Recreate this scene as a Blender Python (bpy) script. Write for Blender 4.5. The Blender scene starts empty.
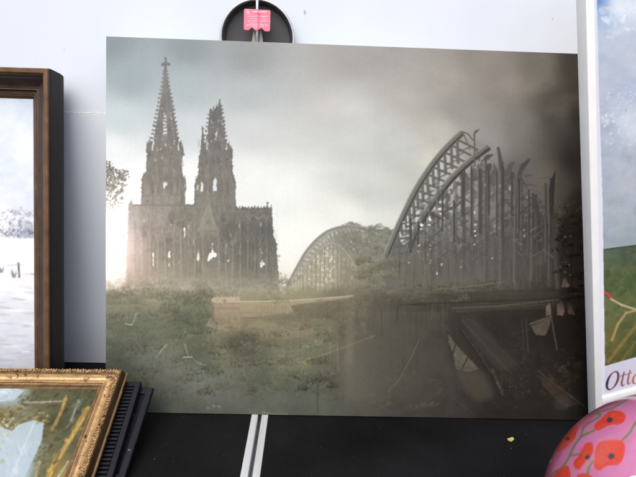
import bpy, bmesh, math
import numpy as np
from mathutils import Matrix, Vector

# ------------------------------------------------------------------ scene, camera
scene = bpy.context.scene
COL = scene.collection
YAW, PIT, ROL = 0.0260968, 0.2619291, 0.0335332
CAM = np.array([0.373012, -0.804709, 0.570681])
F, PW, PH = 480.0, 636.0, 477.0
_fw = np.array([math.sin(YAW)*math.cos(PIT), math.cos(YAW)*math.cos(PIT), -math.sin(PIT)])
_r = np.array([math.cos(YAW), -math.sin(YAW), 0.0]); _u = np.cross(_r, _fw)
RX = math.cos(ROL)*_r + math.sin(ROL)*_u
UP = -math.sin(ROL)*_r + math.cos(ROL)*_u
FW = _fw

def plan(P):
    """plan coordinates used for drawing the printed pictures: N x 3 points -> N x 2"""
    q = np.asarray(P, float) - CAM
    z = q @ FW
    return np.stack([PW/2 + F*(q@RX)/z, PH/2 - F*(q@UP)/z], -1)
def ray(x, y):
    d = RX*(x-PW/2)/F + UP*(PH/2-y)/F + FW
    return d/np.linalg.norm(d)

cam = bpy.data.cameras.new('camera'); camo = bpy.data.objects.new('camera', cam); COL.objects.link(camo)
cam.sensor_fit = 'HORIZONTAL'; cam.sensor_width = 36.0; cam.lens = 36.0*F/PW
cam.clip_start = 0.02; cam.clip_end = 100
m = Matrix(((RX[0], UP[0], -FW[0], CAM[0]), (RX[1], UP[1], -FW[1], CAM[1]), (RX[2], UP[2], -FW[2], CAM[2]), (0, 0, 0, 1)))
camo.matrix_world = m
scene.camera = camo

# ------------------------------------------------------------------ light
SUN_EL, SUN_AZ = math.radians(60), math.radians(197)      # azimuth clockwise from +Y
w = bpy.data.worlds.new('World'); scene.world = w; w.use_nodes = True
nt = w.node_tree; bg = nt.nodes['Background']
sky = nt.nodes.new('ShaderNodeTexSky'); sky.sky_type = 'NISHITA'; sky.sun_disc = False
sky.sun_elevation = SUN_EL; sky.sun_rotation = SUN_AZ; sky.dust_density = 4.0; sky.ozone_density = 0.6; sky.air_density = 1.0
nt.links.new(sky.outputs[0], bg.inputs[0]); bg.inputs[1].default_value = 0.15
sl = bpy.data.lights.new('sun', 'SUN'); sl.energy = 1.15; sl.angle = math.radians(58); sl.color = (1.0, 0.965, 0.92)
so = bpy.data.objects.new('sun', sl); COL.objects.link(so)
sd = Vector((math.sin(SUN_AZ)*math.cos(SUN_EL), math.cos(SUN_AZ)*math.cos(SUN_EL), math.sin(SUN_EL)))
so.rotation_euler = sd.to_track_quat('Z', 'Y').to_euler(); so.location = (0, -2, 3)
vs = scene.view_settings; scene.display_settings.display_device = 'sRGB'
vs.view_transform = 'Standard'; vs.look = 'None'; vs.exposure = 0.90; vs.gamma = 1.0; vs.use_curve_mapping = False

# ------------------------------------------------------------------ helpers
def lin(c):
    c = np.asarray(c, float)/255.0
    return np.where(c <= 0.04045, c/12.92, ((c+0.055)/1.055)**2.4)

def tag(o, label=None, cat=None, group=None, kind=None):
    if label: o['label'] = label
    if cat: o['category'] = cat
    if group: o['group'] = group
    if kind: o['kind'] = kind
    return o
def thing(name, mat, label, cat, group=None):
    o = bpy.data.objects.new(name, None); COL.objects.link(o)
    o.empty_display_size = 0.05; o.matrix_world = mat
    return tag(o, label, cat, group)
def link(name, me, mats, parent=None):
    o = bpy.data.objects.new(name, me); COL.objects.link(o)
    for mm in (mats if isinstance(mats, (list, tuple)) else [mats]): me.materials.append(mm)
    if parent: o.parent = parent
    return o
def frame_axes(b, l, r, O):
    cb, sb, cl, sl_, cr, sr = math.cos(b), math.sin(b), math.cos(l), math.sin(l), math.cos(r), math.sin(r)
    X0 = np.array([cb, sb, 0.]); Y0 = np.array([-sb, cb, 0.]); Z0 = np.array([0, 0, 1.])
    Z1 = cl*Z0 + sl_*Y0; Y = cl*Y0 - sl_*Z0
    X = cr*X0 + sr*Z1; Z = cr*Z1 - sr*X0
    return Matrix(((X[0], Y[0], Z[0], O[0]), (X[1], Y[1], Z[1], O[1]), (X[2], Y[2], Z[2], O[2]), (0, 0, 0, 1)))

def mat(name, col, rough=0.5, metal=0.0, var=0.15, scale=30.0, bump=0.0, bscale=200.0, spec=0.5, coat=0.0, stretch=(1, 1, 1), spots=None):
    m_ = bpy.data.materials.new(name); m_.use_nodes = True
    n = m_.node_tree.nodes; L = m_.node_tree.links; p = n['Principled BSDF']
    tc = n.new('ShaderNodeTexCoord'); mp = n.new('ShaderNodeMapping'); mp.inputs['Scale'].default_value = stretch
    L.new(tc.outputs['Object'], mp.inputs[0])
    nz = n.new('ShaderNodeTexNoise'); nz.inputs['Scale'].default_value = scale; nz.inputs['Detail'].default_value = 6
    L.new(mp.outputs[0], nz.inputs['Vector'])
    rp = n.new('ShaderNodeValToRGB'); c = np.array(col[:3], float)
    rp.color_ramp.elements[0].position = 0.3; rp.color_ramp.elements[1].position = 0.7
    rp.color_ramp.elements[0].color = (*np.clip(c*(1-var), 0, 1), 1); rp.color_ramp.elements[1].color = (*np.clip(c*(1+var), 0, 1), 1)
    L.new(nz.outputs['Fac'], rp.inputs[0]); out = rp.outputs[0]
    if spots:                      # specks of dust or dirt
        vo = n.new('ShaderNodeTexNoise'); vo.inputs['Scale'].default_value = spots[0]; vo.inputs['Detail'].default_value = 2
        L.new(mp.outputs[0], vo.inputs['Vector'])
        r2 = n.new('ShaderNodeValToRGB'); r2.color_ramp.elements[0].position = spots[1]; r2.color_ramp.elements[1].position = spots[1]+0.04
        L.new(vo.outputs['Fac'], r2.inputs[0])
        mx = n.new('ShaderNodeMix'); mx.data_type = 'RGBA'; L.new(r2.outputs[0], mx.inputs['Factor'])
        L.new(out, mx.inputs['A']); mx.inputs['B'].default_value = (*spots[2], 1); out = mx.outputs['Result']
    L.new(out, p.inputs['Base Color'])
    mr = n.new('ShaderNodeMapRange'); mr.inputs['To Min'].default_value = max(0.02, rough-0.1); mr.inputs['To Max'].default_value = min(1, rough+0.1)
    L.new(nz.outputs['Fac'], mr.inputs['Value']); L.new(mr.outputs[0], p.inputs['Roughness'])
    p.inputs['Metallic'].default_value = metal; p.inputs['Specular IOR Level'].default_value = spec
    p.inputs['Coat Weight'].default_value = coat
    if bump:
        n2 = n.new('ShaderNodeTexNoise'); n2.inputs['Scale'].default_value = bscale; n2.inputs['Detail'].default_value = 4
        L.new(mp.outputs[0], n2.inputs['Vector'])
        bp = n.new('ShaderNodeBump'); bp.inputs['Strength'].default_value = bump; bp.inputs['Distance'].default_value = 0.002
        L.new(n2.outputs['Fac'], bp.inputs['Height']); L.new(bp.outputs[0], p.inputs['Normal'])
    return m_

def picture_mat(name, rough=0.5, spec=0.3, coat=0.0, bump=0.15, weave=1400.0):
    m_ = bpy.data.materials.new(name); m_.use_nodes = True
    n = m_.node_tree.nodes; L = m_.node_tree.links; p = n['Principled BSDF']
    a = n.new('ShaderNodeAttribute'); a.attribute_name = 'paint'
    tc = n.new('ShaderNodeTexCoord')
    nz = n.new('ShaderNodeTexNoise'); nz.inputs['Scale'].default_value = 420; nz.inputs['Detail'].default_value = 3
    L.new(tc.outputs['Object'], nz.inputs['Vector'])
    mr = n.new('ShaderNodeMapRange'); mr.inputs['To Min'].default_value = 0.9; mr.inputs['To Max'].default_value = 1.1
    L.new(nz.outputs['Fac'], mr.inputs['Value'])
    mx = n.new('ShaderNodeMix'); mx.data_type = 'RGBA'; mx.blend_type = 'MULTIPLY'; mx.inputs['Factor'].default_value = 1
    L.new(a.outputs['Color'], mx.inputs['A']); L.new(mr.outputs[0], mx.inputs['B'])
    L.new(mx.outputs['Result'], p.inputs['Base Color'])
    p.inputs['Roughness'].default_value = rough; p.inputs['Specular IOR Level'].default_value = spec
    p.inputs['Coat Weight'].default_value = coat; p.inputs['Coat Roughness'].default_value = 0.12
    wv = n.new('ShaderNodeTexNoise'); wv.inputs['Scale'].default_value = weave; wv.inputs['Detail'].default_value = 2
    L.new(tc.outputs['Object'], wv.inputs['Vector'])
    bp = n.new('ShaderNodeBump'); bp.inputs['Strength'].default_value = bump; bp.inputs['Distance'].default_value = 0.0006
    L.new(wv.outputs['Fac'], bp.inputs['Height']); L.new(bp.outputs[0], p.inputs['Normal'])
    return m_

def box(bm, lo, hi, mi=0, bev=0.0):
    r = bmesh.ops.create_cube(bm, size=1.0)
    for v in r['verts']:
        v.co = Vector([lo[i] + (v.co[i]+0.5)*(hi[i]-lo[i]) for i in range(3)])
    fs = {f for v in r['verts'] for f in v.link_faces}
    for f in fs: f.material_index = mi
    if bev:
        es = list({e for v in r['verts'] for e in v.link_edges})
        bmesh.ops.bevel(bm, geom=es, offset=bev, segments=3, affect='EDGES', profile=0.5, material=mi)
def finish(bm, name, smooth=False):
    me = bpy.data.meshes.new(name); bmesh.ops.recalc_face_normals(bm, faces=bm.faces[:]); bm.to_mesh(me); bm.free()
    if smooth: me.polygons.foreach_set('use_smooth', [True]*len(me.polygons))
    return me
def tube(bm, pts, rad, n=12, closed=False, cap=True):
    pts = [Vector(p) for p in pts]; rings = []
    N = len(pts)
    rads = rad if isinstance(rad, (list, tuple)) else [rad]*N
    for i, p in enumerate(pts):
        t = (pts[(i+1) % N]-pts[i-1]) if closed else (pts[min(i+1, N-1)]-pts[max(i-1, 0)])
        t.normalize(); a = t.orthogonal() if abs(t.y) > .99 else t.cross(Vector((0, 1, 0))); a.normalize(); b = t.cross(a)
        rings.append([bm.verts.new(p + rads[i]*(math.cos(2*math.pi*k/n)*a + math.sin(2*math.pi*k/n)*b)) for k in range(n)])
    for i in range(N if closed else N-1):
        A, B = rings[i], rings[(i+1) % N]
        for k in range(n): bm.faces.new((A[k], A[(k+1) % n], B[(k+1) % n], B[k]))
    if cap and not closed:
        bm.faces.new(rings[0][::-1]); bm.faces.new(rings[-1])

def moulding(W, H, prof, mis, x0, z1):
    """mitred frame: outer right-top corner at (x0, z1); prof = [(inward, forward)], mis = material per segment; front is -Y"""
    bm = bmesh.new(); loops = []
    for a, h in prof:
        loops.append([bm.verts.new((x0-W+a, -h, z1-H+a)), bm.verts.new((x0-a, -h, z1-H+a)), bm.verts.new((x0-a, -h, z1-a)), bm.verts.new((x0-W+a, -h, z1-a))])
    for i in range(len(prof)-1):
        A, B = loops[i], loops[i+1]
        for k in range(4):
            f = bm.faces.new((A[k], A[(k+1) % 4], B[(k+1) % 4], B[k])); f.material_index = mis[i]
    return bm

# ------------------------------------------------------------------ drawing board for flat pictures
class Board:
    def __init__(s, x0, y0, x1, y1, S, seed=1):
        s.x0, s.y0, s.S = x0, y0, S; s.w, s.h = int((x1-x0)*S), int((y1-y0)*S)
        s.img = np.zeros((s.h, s.w, 3)); s.rng = np.random.default_rng(seed)
        s.X = x0 + (np.arange(s.w)+.5)/S; s.Y = y0 + (np.arange(s.h)+.5)/S
    def ix(s, xa, ya, xb, yb):
        a = max(0, int((xa-s.x0)*s.S)); b = min(s.w, int((xb-s.x0)*s.S)+2); c = max(0, int((ya-s.y0)*s.S)); d = min(s.h, int((yb-s.y0)*s.S)+2)
        return a, b, c, d
    def noise(s, cell, oct=4, cy=None, seed=None):
        rng = np.random.default_rng(seed) if seed is not None else s.rng
        out = np.zeros((s.h, s.w)); amp, tot = 1.0, 0.0; cx = cell; cy = cy or cell
        for o in range(oct):
            nx, ny = int(s.w/s.S/cx)+3, int(s.h/s.S/cy)+3
            g = rng.random((ny, nx))
            fx = (np.arange(s.w)/s.S)/cx; fy = (np.arange(s.h)/s.S)/cy
            i, j = fx.astype(int), fy.astype(int); u, v = fx-i, fy-j; u = u*u*(3-2*u); v = v*v*(3-2*v)
            r0 = g[j][:, i]*(1-u)+g[j][:, i+1]*u; r1 = g[j+1][:, i]*(1-u)+g[j+1][:, i+1]*u
            out += amp*(r0*(1-v[:, None])+r1*v[:, None]); tot += amp; amp *= .55; cx /= 2; cy /= 2
            if cx*s.S < 1.5 and cy*s.S < 1.5: break
        o = out/tot; return np.clip((o-.5)*2.2, -1, 1)
    def field(s, pts, p=3.0):
        """smooth colour field through control points (x, y, r, g, b)"""
        P = np.array(pts, float); st = max(1, int(4*s.S)); gx = s.X[::st]; gy = s.Y[::st]
        d = (gx[None, :, None]-P[:, 0])**2 + (gy[:, None, None]-P[:, 1])**2 + 16.0
        wt = d**(-p/2); wt /= wt.sum(-1, keepdims=True); c = wt @ P[:, 2:]
        fx = np.arange(s.w)/st; fy = np.arange(s.h)/st
        i = np.minimum(fx.astype(int), len(gx)-2); j = np.minimum(fy.astype(int), len(gy)-2); u = (fx-i)[None, :, None]; v = (fy-j)[:, None, None]
        return (c[j][:, i]*(1-u)+c[j][:, i+1]*u)*(1-v)+(c[j+1][:, i]*(1-u)+c[j+1][:, i+1]*u)*v
    def mask(s, pts):
        P = np.array(pts, float); a, b, c, d = s.ix(P[:, 0].min()-1, P[:, 1].min()-1, P[:, 0].max()+1, P[:, 1].max()+1)
        if b <= a or d <= c: return None
        x = s.X[a:b][None, :]; y = s.Y[c:d][:, None]; ins = np.zeros((d-c, b-a), bool)
        for k in range(len(P)):
            (xa, ya), (xb, yb) = P[k], P[(k+1) % len(P)]
            if ya == yb: continue
            cr = ((ya > y) != (yb > y)) & (x < (xb-xa)*(y-ya)/(yb-ya)+xa); ins ^= cr
        return (a, b, c, d), ins.astype(float)
    def put(s, reg, al, col):
        a, b, c, d = reg; col = np.asarray(col, float)
        if col.ndim == 3: col = col[c:d, a:b]
        s.img[c:d, a:b] = s.img[c:d, a:b]*(1-al[..., None]) + col*al[..., None]
    def poly(s, pts, col, al=1.0, tex=None):
        r = s.mask(pts)
        if r is None: return
        reg, mk = r
        if tex is not None: mk = mk*np.clip(tex[reg[2]:reg[3], reg[0]:reg[1]], 0, 1)
        s.put(reg, mk*al, col)
    def line(s, pts, wd, col, al=1.0, soft=.35):
        for k in range(len(pts)-1):
            (xa, ya), (xb, yb) = pts[k], pts[k+1]; q = wd+1
            a, b, c, d = s.ix(min(xa, xb)-q, min(ya, yb)-q, max(xa, xb)+q, max(ya, yb)+q)
            if b <= a or d <= c: continue
            x = s.X[a:b][None, :]; y = s.Y[c:d][:, None]; dx, dy = xb-xa, yb-ya
            t = np.clip(((x-xa)*dx+(y-ya)*dy)/(dx*dx+dy*dy+1e-9), 0, 1)
            dd = np.hypot(x-xa-t*dx, y-ya-t*dy)
            s.put((a, b, c, d), np.clip((wd/2-dd)/soft+.5, 0, 1)*al, col)
    def dab(s, x, y, rx, ry, ang, col, al=1.0, soft=.3):
        q = max(rx, ry)+.5; a, b, c, d = s.ix(x-q, y-q, x+q, y+q)
        if b <= a or d <= c: return
        X = s.X[a:b][None, :]-x; Y = s.Y[c:d][:, None]-y; ca, sa = math.cos(ang), math.sin(ang)
        r = np.hypot((X*ca+Y*sa)/rx, (-X*sa+Y*ca)/ry)
        s.put((a, b, c, d), np.clip((1-r)/soft+.2, 0, 1)*al, col)
    def dabs(s, n, region, size, cols, al=.7, asp=.6, jit=12, ang=None):
        """n dabs inside region(x,y)->bool or polygon box"""
        P = np.array(region, float); x0, y0 = P.min(0); x1, y1 = P.max(0); k = 0; R = s.rng; tries = 0
        while k < n and tries < n*8:
            tries += 1; x, y = R.uniform(x0, x1), R.uniform(y0, y1); ins = False
            for i in range(len(P)):
                (xa, ya), (xb, yb) = P[i], P[(i+1) % len(P)]
                if (ya > y) != (yb > y) and x < (xb-xa)*(y-ya)/(yb-ya)+xa: ins = not ins
            if not ins: continue
            k += 1; sz = size*R.uniform(.5, 1.5); c = np.array(cols[R.integers(len(cols))], float)+R.normal(0, jit)*np.ones(3)
            s.dab(x, y, sz, sz*asp*R.uniform(.6, 1.4), R.uniform(0, 3.14) if ang is None else ang+R.normal(0, .3), c, al*R.uniform(.5, 1))
    def blur(s, sig, img=None):
        im = s.img if img is None else img; r = int(sig*s.S*2.5)+1; k = np.exp(-.5*(np.arange(-r, r+1)/(sig*s.S))**2); k /= k.sum()
        for ax in (0, 1):
            pd = [(0, 0)]*im.ndim; pd[ax] = (r, r); q = np.pad(im, pd, mode='edge'); o = np.zeros_like(im)
            for i, kk in enumerate(k):
                sl_ = [slice(None)]*im.ndim; sl_[ax] = slice(i, i+im.shape[ax]); o += kk*q[tuple(sl_)]
            im = o
        if img is None: s.img = im
        return im
    def warp(s, amp, cell, seed, amap=None):
        dx = s.noise(cell, 2, seed=seed)*amp*s.S; dy = s.noise(cell, 2, seed=seed+1)*amp*s.S
        if amap is not None: dx = dx*amap; dy = dy*amap
        jj, ii = np.meshgrid(np.arange(s.h), np.arange(s.w), indexing='ij')
        s.img = s.img[np.clip((jj+dy).round().astype(int), 0, s.h-1), np.clip((ii+dx).round().astype(int), 0, s.w-1)]
    def sample(s, xy):
        fx = np.clip((xy[:, 0]-s.x0)*s.S-.5, 0, s.w-1.001); fy = np.clip((xy[:, 1]-s.y0)*s.S-.5, 0, s.h-1.001)
        i, j = fx.astype(int), fy.astype(int); u, v = (fx-i)[:, None], (fy-j)[:, None]
        I = s.img; return (I[j, i]*(1-u)+I[j, i+1]*u)*(1-v)+(I[j+1, i]*(1-u)+I[j+1, i+1]*u)*v

def picture(name, M, x0, x1, z0, z1, y, nx, nz, board, material, parent, gain=1.0, relief=0.0):
    """a flat printed or painted sheet: dense grid in the local XZ plane with the drawing as its colour attribute"""
    gx = np.linspace(x0, x1, nx); gz = np.linspace(z0, z1, nz)
    XX, ZZ = np.meshgrid(gx, gz); co = np.stack([XX.ravel(), np.full(XX.size, y), ZZ.ravel()], -1)
    Mn = np.array(M); wp = co @ Mn[:3, :3].T + Mn[:3, 3]
    c = board.sample(plan(wp)); colr = np.minimum(lin(np.clip(c, 0, 280))*gain, .95)
    if relief:
        co[:, 1] -= relief*(c.mean(1)/255-.5)
    me = bpy.data.meshes.new(name); n = nx*nz; nf = (nx-1)*(nz-1)
    idx = np.arange(n).reshape(nz, nx)
    fv = np.stack([idx[:-1, :-1], idx[:-1, 1:], idx[1:, 1:], idx[1:, :-1]], -1).reshape(-1)
    me.vertices.add(n); me.vertices.foreach_set('co', co.ravel().astype(np.float32))
    me.loops.add(nf*4); me.loops.foreach_set('vertex_index', fv.astype(np.int32))
    me.polygons.add(nf); me.polygons.foreach_set('loop_start', np.arange(0, nf*4, 4, dtype=np.int32))
    me.update(calc_edges=True)
    at = me.color_attributes.new('paint', 'FLOAT_COLOR', 'POINT')
    at.data.foreach_set('color', np.concatenate([colr, np.ones((n, 1))], 1).ravel().astype(np.float32))
    me.polygons.foreach_set('use_smooth', np.ones(nf, bool))
    return link(name, me, material, parent)

GAIN = 0.82
# ------------------------------------------------------------------ the big print: ruined twin-spired church and broken arch bridge in mist
def art_canvas():  # pale, low-contrast colours: besides the mist, surface glare is baked into them
    b = Board(98, 28, 618, 432, 3, 7); R = b.rng
    sky = [(110,40,138,144,145),(130,80,156,163,164),(120,120,188,196,196),(112,150,218,222,220),(140,190,236,237,231),(112,240,265,263,256),(114,215,260,259,252),(118,258,262,254,244),
           (190,45,142,146,146),(190,90,166,172,172),(190,130,190,196,195),(190,180,222,224,219),(190,205,240,240,235),(250,55,146,148,146),(250,95,168,172,170),(250,130,188,191,188),(245,175,212,214,209),(290,200,210,212,206),
           (290,250,220,222,213),(290,280,226,228,216),(350,55,154,153,149),(350,110,174,175,171),(350,160,183,185,179),(340,212,206,207,199),(310,240,216,217,208),(400,60,154,150,144),(400,90,163,159,152),(400,150,172,173,168),
           (440,75,155,147,139),(385,200,192,192,184),(385,235,196,196,186),(432,160,184,180,168),(462,110,146,140,133),(440,135,168,163,154),(500,75,136,126,118),(540,65,118,108,98),(576,62,72,62,55),(520,125,126,121,115),(490,140,140,137,132),
           (560,115,98,90,83),(578,110,66,58,51),(577,160,66,58,52),(545,180,128,115,104),(515,180,104,102,100),(562,190,108,94,82),(578,200,70,60,52),(548,205,118,104,94),(600,60,40,34,30),(600,160,40,36,32),(600,200,40,36,32),(480,60,140,130,122)]
    gnd = [(108,285,150,140,120),(110,300,120,116,100),(112,330,100,98,86),(112,370,78,77,72),(112,405,58,58,56),(150,290,138,130,112),(150,320,99,99,85),(150,350,96,96,86),(150,385,92,92,87),(150,410,72,72,69),
           (200,290,124,118,102),(195,320,92,94,79),(200,350,92,92,80),(200,380,104,103,97),(200,410,80,79,75),(250,300,130,121,100),(230,320,140,125,106),(260,325,122,113,95),(250,345,88,85,74),(250,380,97,95,84),(250,412,84,83,78),
           (300,290,130,122,100),(300,330,110,104,88),(300,360,102,100,86),(300,400,84,83,77),(350,300,98,92,76),(350,330,90,86,74),(350,370,84,81,72),(350,410,76,75,70),(400,300,80,76,65),(400,340,76,72,63),(400,380,72,69,62),(400,412,66,65,60),
           (450,295,72,68,60),(450,330,62,58,51),(450,370,66,62,55),(450,412,56,54,50),(500,290,66,61,53),(500,320,52,48,42),(500,360,50,46,40),(500,412,42,40,37),(550,290,52,45,38),(550,330,40,35,30),(550,370,40,35,29),(550,412,36,33,30),(590,300,32,27,23),(590,412,30,27,24)]
    sky = [(x, y, r-max(0, r-b_)*.34 if x > 380 else r, g, b_+max(0, r-b_)*.05 if x > 380 else b_) for x, y, r, g, b_ in sky]
    S = b.field(sky); G = b.field(gnd)
    cl = b.noise(90, 5, 40); c2 = b.noise(28, 4, 14)
    S = S + ((cl*9 + c2*4)*np.clip((b.X-220)/160, .22, 1)[None, :])[..., None]*np.array([1, .97, .92])
    b.img = S.copy()
    tl = np.clip((300-b.X)/120, 0, 1)[None, :]*np.clip((165-b.Y)/90, 0, 1)[:, None]; S = S+tl[..., None]*np.array([-7, -2, -.5]); b.img = S.copy()
    cw = np.exp(-(((b.X[None, :]-330)/105)**2+((b.Y[:, None]-185)/75)**2)); S = S+(cw*(9+6*cl))[..., None]*np.array([.9, 1.05, 1.]); b.img = S.copy()
    # bright edges of clouds on the stormy side
    for pts, a in (([(425,170),(418,160),(428,150),(438,140),(450,132),(452,146),(440,160)], .35), ([(300,110),(330,96),(360,100),(372,112),(340,118)], .18), ([(500,84),(540,72),(566,82),(540,98),(508,100)], .14), ([(545,110),(560,96),(580,92),(580,110),(560,122)], .2)):
        t = b.blur(5, np.zeros((b.h, b.w)) if b.mask(pts) is None else _full(b, pts)); b.put((0, b.w, 0, b.h), t*a*(.7+.5*c2), np.array([212, 204, 190.]))
    for pts, a in (([(486,205),(494,165),(520,158),(538,180),(536,215)], .5), ([(330,190),(370,184),(420,196),(400,205),(350,202)], .2), ([(320,150),(360,146),(400,158),(360,172)], .12)):
        t = b.blur(6, _full(b, pts)); b.put((0, b.w, 0, b.h), t*a*(.7+.5*cl), np.array([92, 92, 93.]))
    # tree on the left edge
    for (x, y, rx, ry, n) in ((108,178,9,13,150),(116,182,11,13,150),(123,175,7,6,50),(109,198,7,14,90),(118,200,6,8,50),(107,168,7,8,60)):
        for k in range(n):
            a = R.uniform(0, 6.28); q = math.sqrt(R.random()); px, py = x+rx*q*math.cos(a), y+ry*q*math.sin(a)
            v = R.uniform(-14, 12); b.dab(px, py, R.uniform(.5, 1.5), R.uniform(.4, 1.0), R.uniform(0, 3), (108+v, 104+v, 92+v), .8)
    b.line([(104,205),(110,190),(119,178),(127,170)], .9, (112,106,94), .8); b.line([(108,195),(118,200)], .6, (112,106,94), .8)
    # glow of the low sun
    yy, xx = np.meshgrid(b.Y, b.X, indexing='ij')
    # --- church
    vst = b.noise(3.2, 3, 22, seed=11); vst2 = b.noise(1.5, 2, 9, seed=12); blo = b.noise(14, 4, 14, seed=13)
    stone = b.field([(165,70,116,116,114),(165,130,115,113,108),(165,170,120,117,109),(160,200,134,130,120),(135,215,158,150,140),(135,245,178,162,150),(150,230,146,138,128),(150,265,150,141,127),(170,250,130,126,113),(200,215,122,120,108),(200,250,120,117,103),(219,110,106,105,103),(216,150,108,106,102),(225,190,117,115,107),(210,200,122,120,109),(240,225,106,105,98),(265,235,100,100,95),(275,260,104,104,96),(240,260,114,112,100),(200,280,128,124,108),(275,285,122,119,104),(135,285,168,156,136)])
    stone = stone + (vst*7 + vst2*6 + blo*8 + b.noise(1.6, 2, 2.0, seed=14)*7)[..., None]
    def st(pts, al=1.0): b.poly(pts, stone, al)
    def crockets(xa, ya, xb, yb, n, r, side):
        for k in range(n):
            t = (k+.5)/n; x, y = xa+(xb-xa)*t, ya+(yb-ya)*t
            b.dab(x+side*r*.45, y, r*(.6+.5*t), r*.55, side*-.5, stone[min(b.h-1, int((y-b.y0)*3)), min(b.w-1, int((x-b.x0)*3))], 1)
    # left spire
    st([(164.7,70),(166.3,70),(169.5,88),(173.5,112),(178,138),(181,152),(150,152),(153.5,138),(158.5,112),(162.2,88)])
    crockets(164.6, 72, 152.5, 140, 17, 1.9, -1); crockets(166.4, 72, 177.6, 140, 17, 1.9, 1)
    st([(164.9,58),(166.1,58),(166.6,70),(164.4,70)]); b.dab(165.5,58.8,1.6,2.0,0,(118,114,112)); b.dab(162.9,64.2,2.2,2.0,0,(118,114,112)); b.dab(168.2,64.2,2.2,2.0,0,(118,114,112)); b.dab(165.5,64,2.4,3.2,0,(118,114,112)); b.dab(165.5,71,2.5,1.6,0,(118,114,112)); b.dab(165.5,67.5,1.5,3,0,(118,114,112))
    # tracery of the left spire: light shining through
    for k in range(11):
        y = 115.5+k*3.3; wd = 1.7+.15*k
        b.poly([(164.2-wd*.5,y),(165.6+wd*.55,y),(165.8+wd*.6,y+1.9),(164-wd*.5,y+1.9)], (214,218,212), R.uniform(.35, .95))
    for k in range(12):
        x = 170.5+k*.45; y = 113+k*3.1; b.dab(x, y, .6, 1.1, .2, (206,210,204), R.uniform(.3, .8))
    for k in range(8): b.dab(158.6-k*.55, 122+k*3.4, .45, .8, 0, (190,193,188), R.uniform(.2, .5))
    # left tower
    st([(147.2,147),(151,140),(156,146),(160,136),(171,136),(175,146),(179,142),(182.4,148),(182,172),(185,180),(185.5,206),(141,206),(141.5,178),(146,171)])
    for x, y in ((149.2,138),(180.6,140.5),(147.2,142),(182.4,145)): b.poly([(x-1.6,y+11),(x-.9,y+3),(x,y-1),(x+.9,y+3),(x+1.6,y+11)], stone, 1)
    for x, y in ((143.6,173),(185,175),(141.8,180),(186,182)): b.poly([(x-1.2,y+9),(x,y-1),(x+1.2,y+9)], stone, 1)
    # right tower, broken top
    st([(199,168),(203.2,150),(206.5,138),(208.5,120),(210.2,109),(211.2,108),(212.4,112),(213.4,104.5),(214.4,110),(215.4,107),(216.6,103.5),(217.6,107),(219.2,98),(220.4,101),(222,113),(224,126),(226,142),(229,144),(232.3,150),(232.6,172),(235.5,182),(236,207),(194,207),(194.5,184),(197.5,176)])
    crockets(220.8, 104, 225.6, 142, 10, 1.7, 1); crockets(209.5, 112, 203.5, 150, 9, 1.6, -1)
    st([(202.7,125),(203.6,132),(205,148),(208,168),(197.5,168),(200.5,148),(201.9,132)]); b.dab(202.7,128.6,1.5,.7,0,(118,113,107))
    for x, y in ((229,141),(231.5,147),(234.4,176),(195.8,178)): b.poly([(x-1.2,y+9),(x,y-2),(x+1.2,y+9)], stone, 1)
    for (x, y, rx, ry, a) in ((207.5,133,.9,1.6,.8),(216.8,134,1.1,3.2,.7),(215.4,139,.8,1.6,.5),(211.5,121,.6,1.2,.5),(218.5,121,.6,2,.5),(208.2,144,.7,1.5,.5),(222,140,.6,1.2,.35),(213,127,.5,1.2,.4)): b.dab(x, y, rx, ry, .15, (206,210,206), a)
    b.poly([(213.4,191),(213.3,181),(215,176.5),(216.7,181),(216.8,191)], (216,226,230), .9); b.poly([(200.9,192),(200.9,184),(201.9,181.5),(203,184),(203,192)], (228,230,226), .9); b.poly([(196.8,190),(196.8,186),(197.6,184),(198.4,186),(198.4,190)], (214,214,208), .6)
    b.dab(165.2,184.3,2.1,2.8,0,(232,236,234),.95); b.dab(164.2,187,1.2,1.4,0,(226,230,228),.8); b.dab(174.5,171,.5,4,0,(176,172,164),.6); b.dab(155,160,1.6,1.6,0,(176,170,158),.5); b.dab(162,158,1,2,0,(186,182,172),.5)
    for (xa, xb, y0, y1) in ((147,182,152,204),(199,232,150,205)):           # tower shafts, ledges and dark lancets
        for k in range(9):
            x = xa+(xb-xa)*(k+.5)/9; b.line([(x, y0+R.uniform(0,6)),(x+R.uniform(-.4,.4), y1)], .5, (100,95,88) if k % 2 else (158,150,138), .35)
        for y in (166, 179, 196): b.line([(xa-2,y),(xb+2,y)], .6, (104,98,91), .35)
    for x in (152.5,158.5,171.5,177.5,206.5,222.5,228): b.poly([(x-1,195),(x-1,183),(x,179.5),(x+1,183),(x+1,195)], (102,97,89), .5)
    for k in range(150):
        x, y = (R.uniform(145,184), R.uniform(146,203)) if k % 2 else (R.uniform(198,234), R.uniform(140,205))
        b.line([(x,y),(x+R.uniform(-.4,.4),y+R.uniform(2,8))], R.uniform(.5,1.2), (168,160,146) if k % 3 else (84,80,74), R.uniform(.08,.28))
    # body of the church
    top = [(128.5,204),(131,202.6),(133,204),(186,204.3),(194,204.5),(204,206),(208.3,202.5),(213,206.5),(232,206.4),(236,206.8)]
    x = 236.
    while x < 266: x += R.uniform(1, 2.4); top.append((x, 207.5+R.uniform(-1.1,1.2)))
    fade = np.clip((306-yy)/30, 0, 1)**.8
    b.poly(top+[(268,207),(270.2,208),(271.5,206),(272.5,222),(273.5,235),(275.4,240.5),(277,244),(277.3,262),(278.4,270),(279.4,283),(280,300),(126,300),(126.4,275),(127,250),(127.6,225)], stone, 1, fade)
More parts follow.
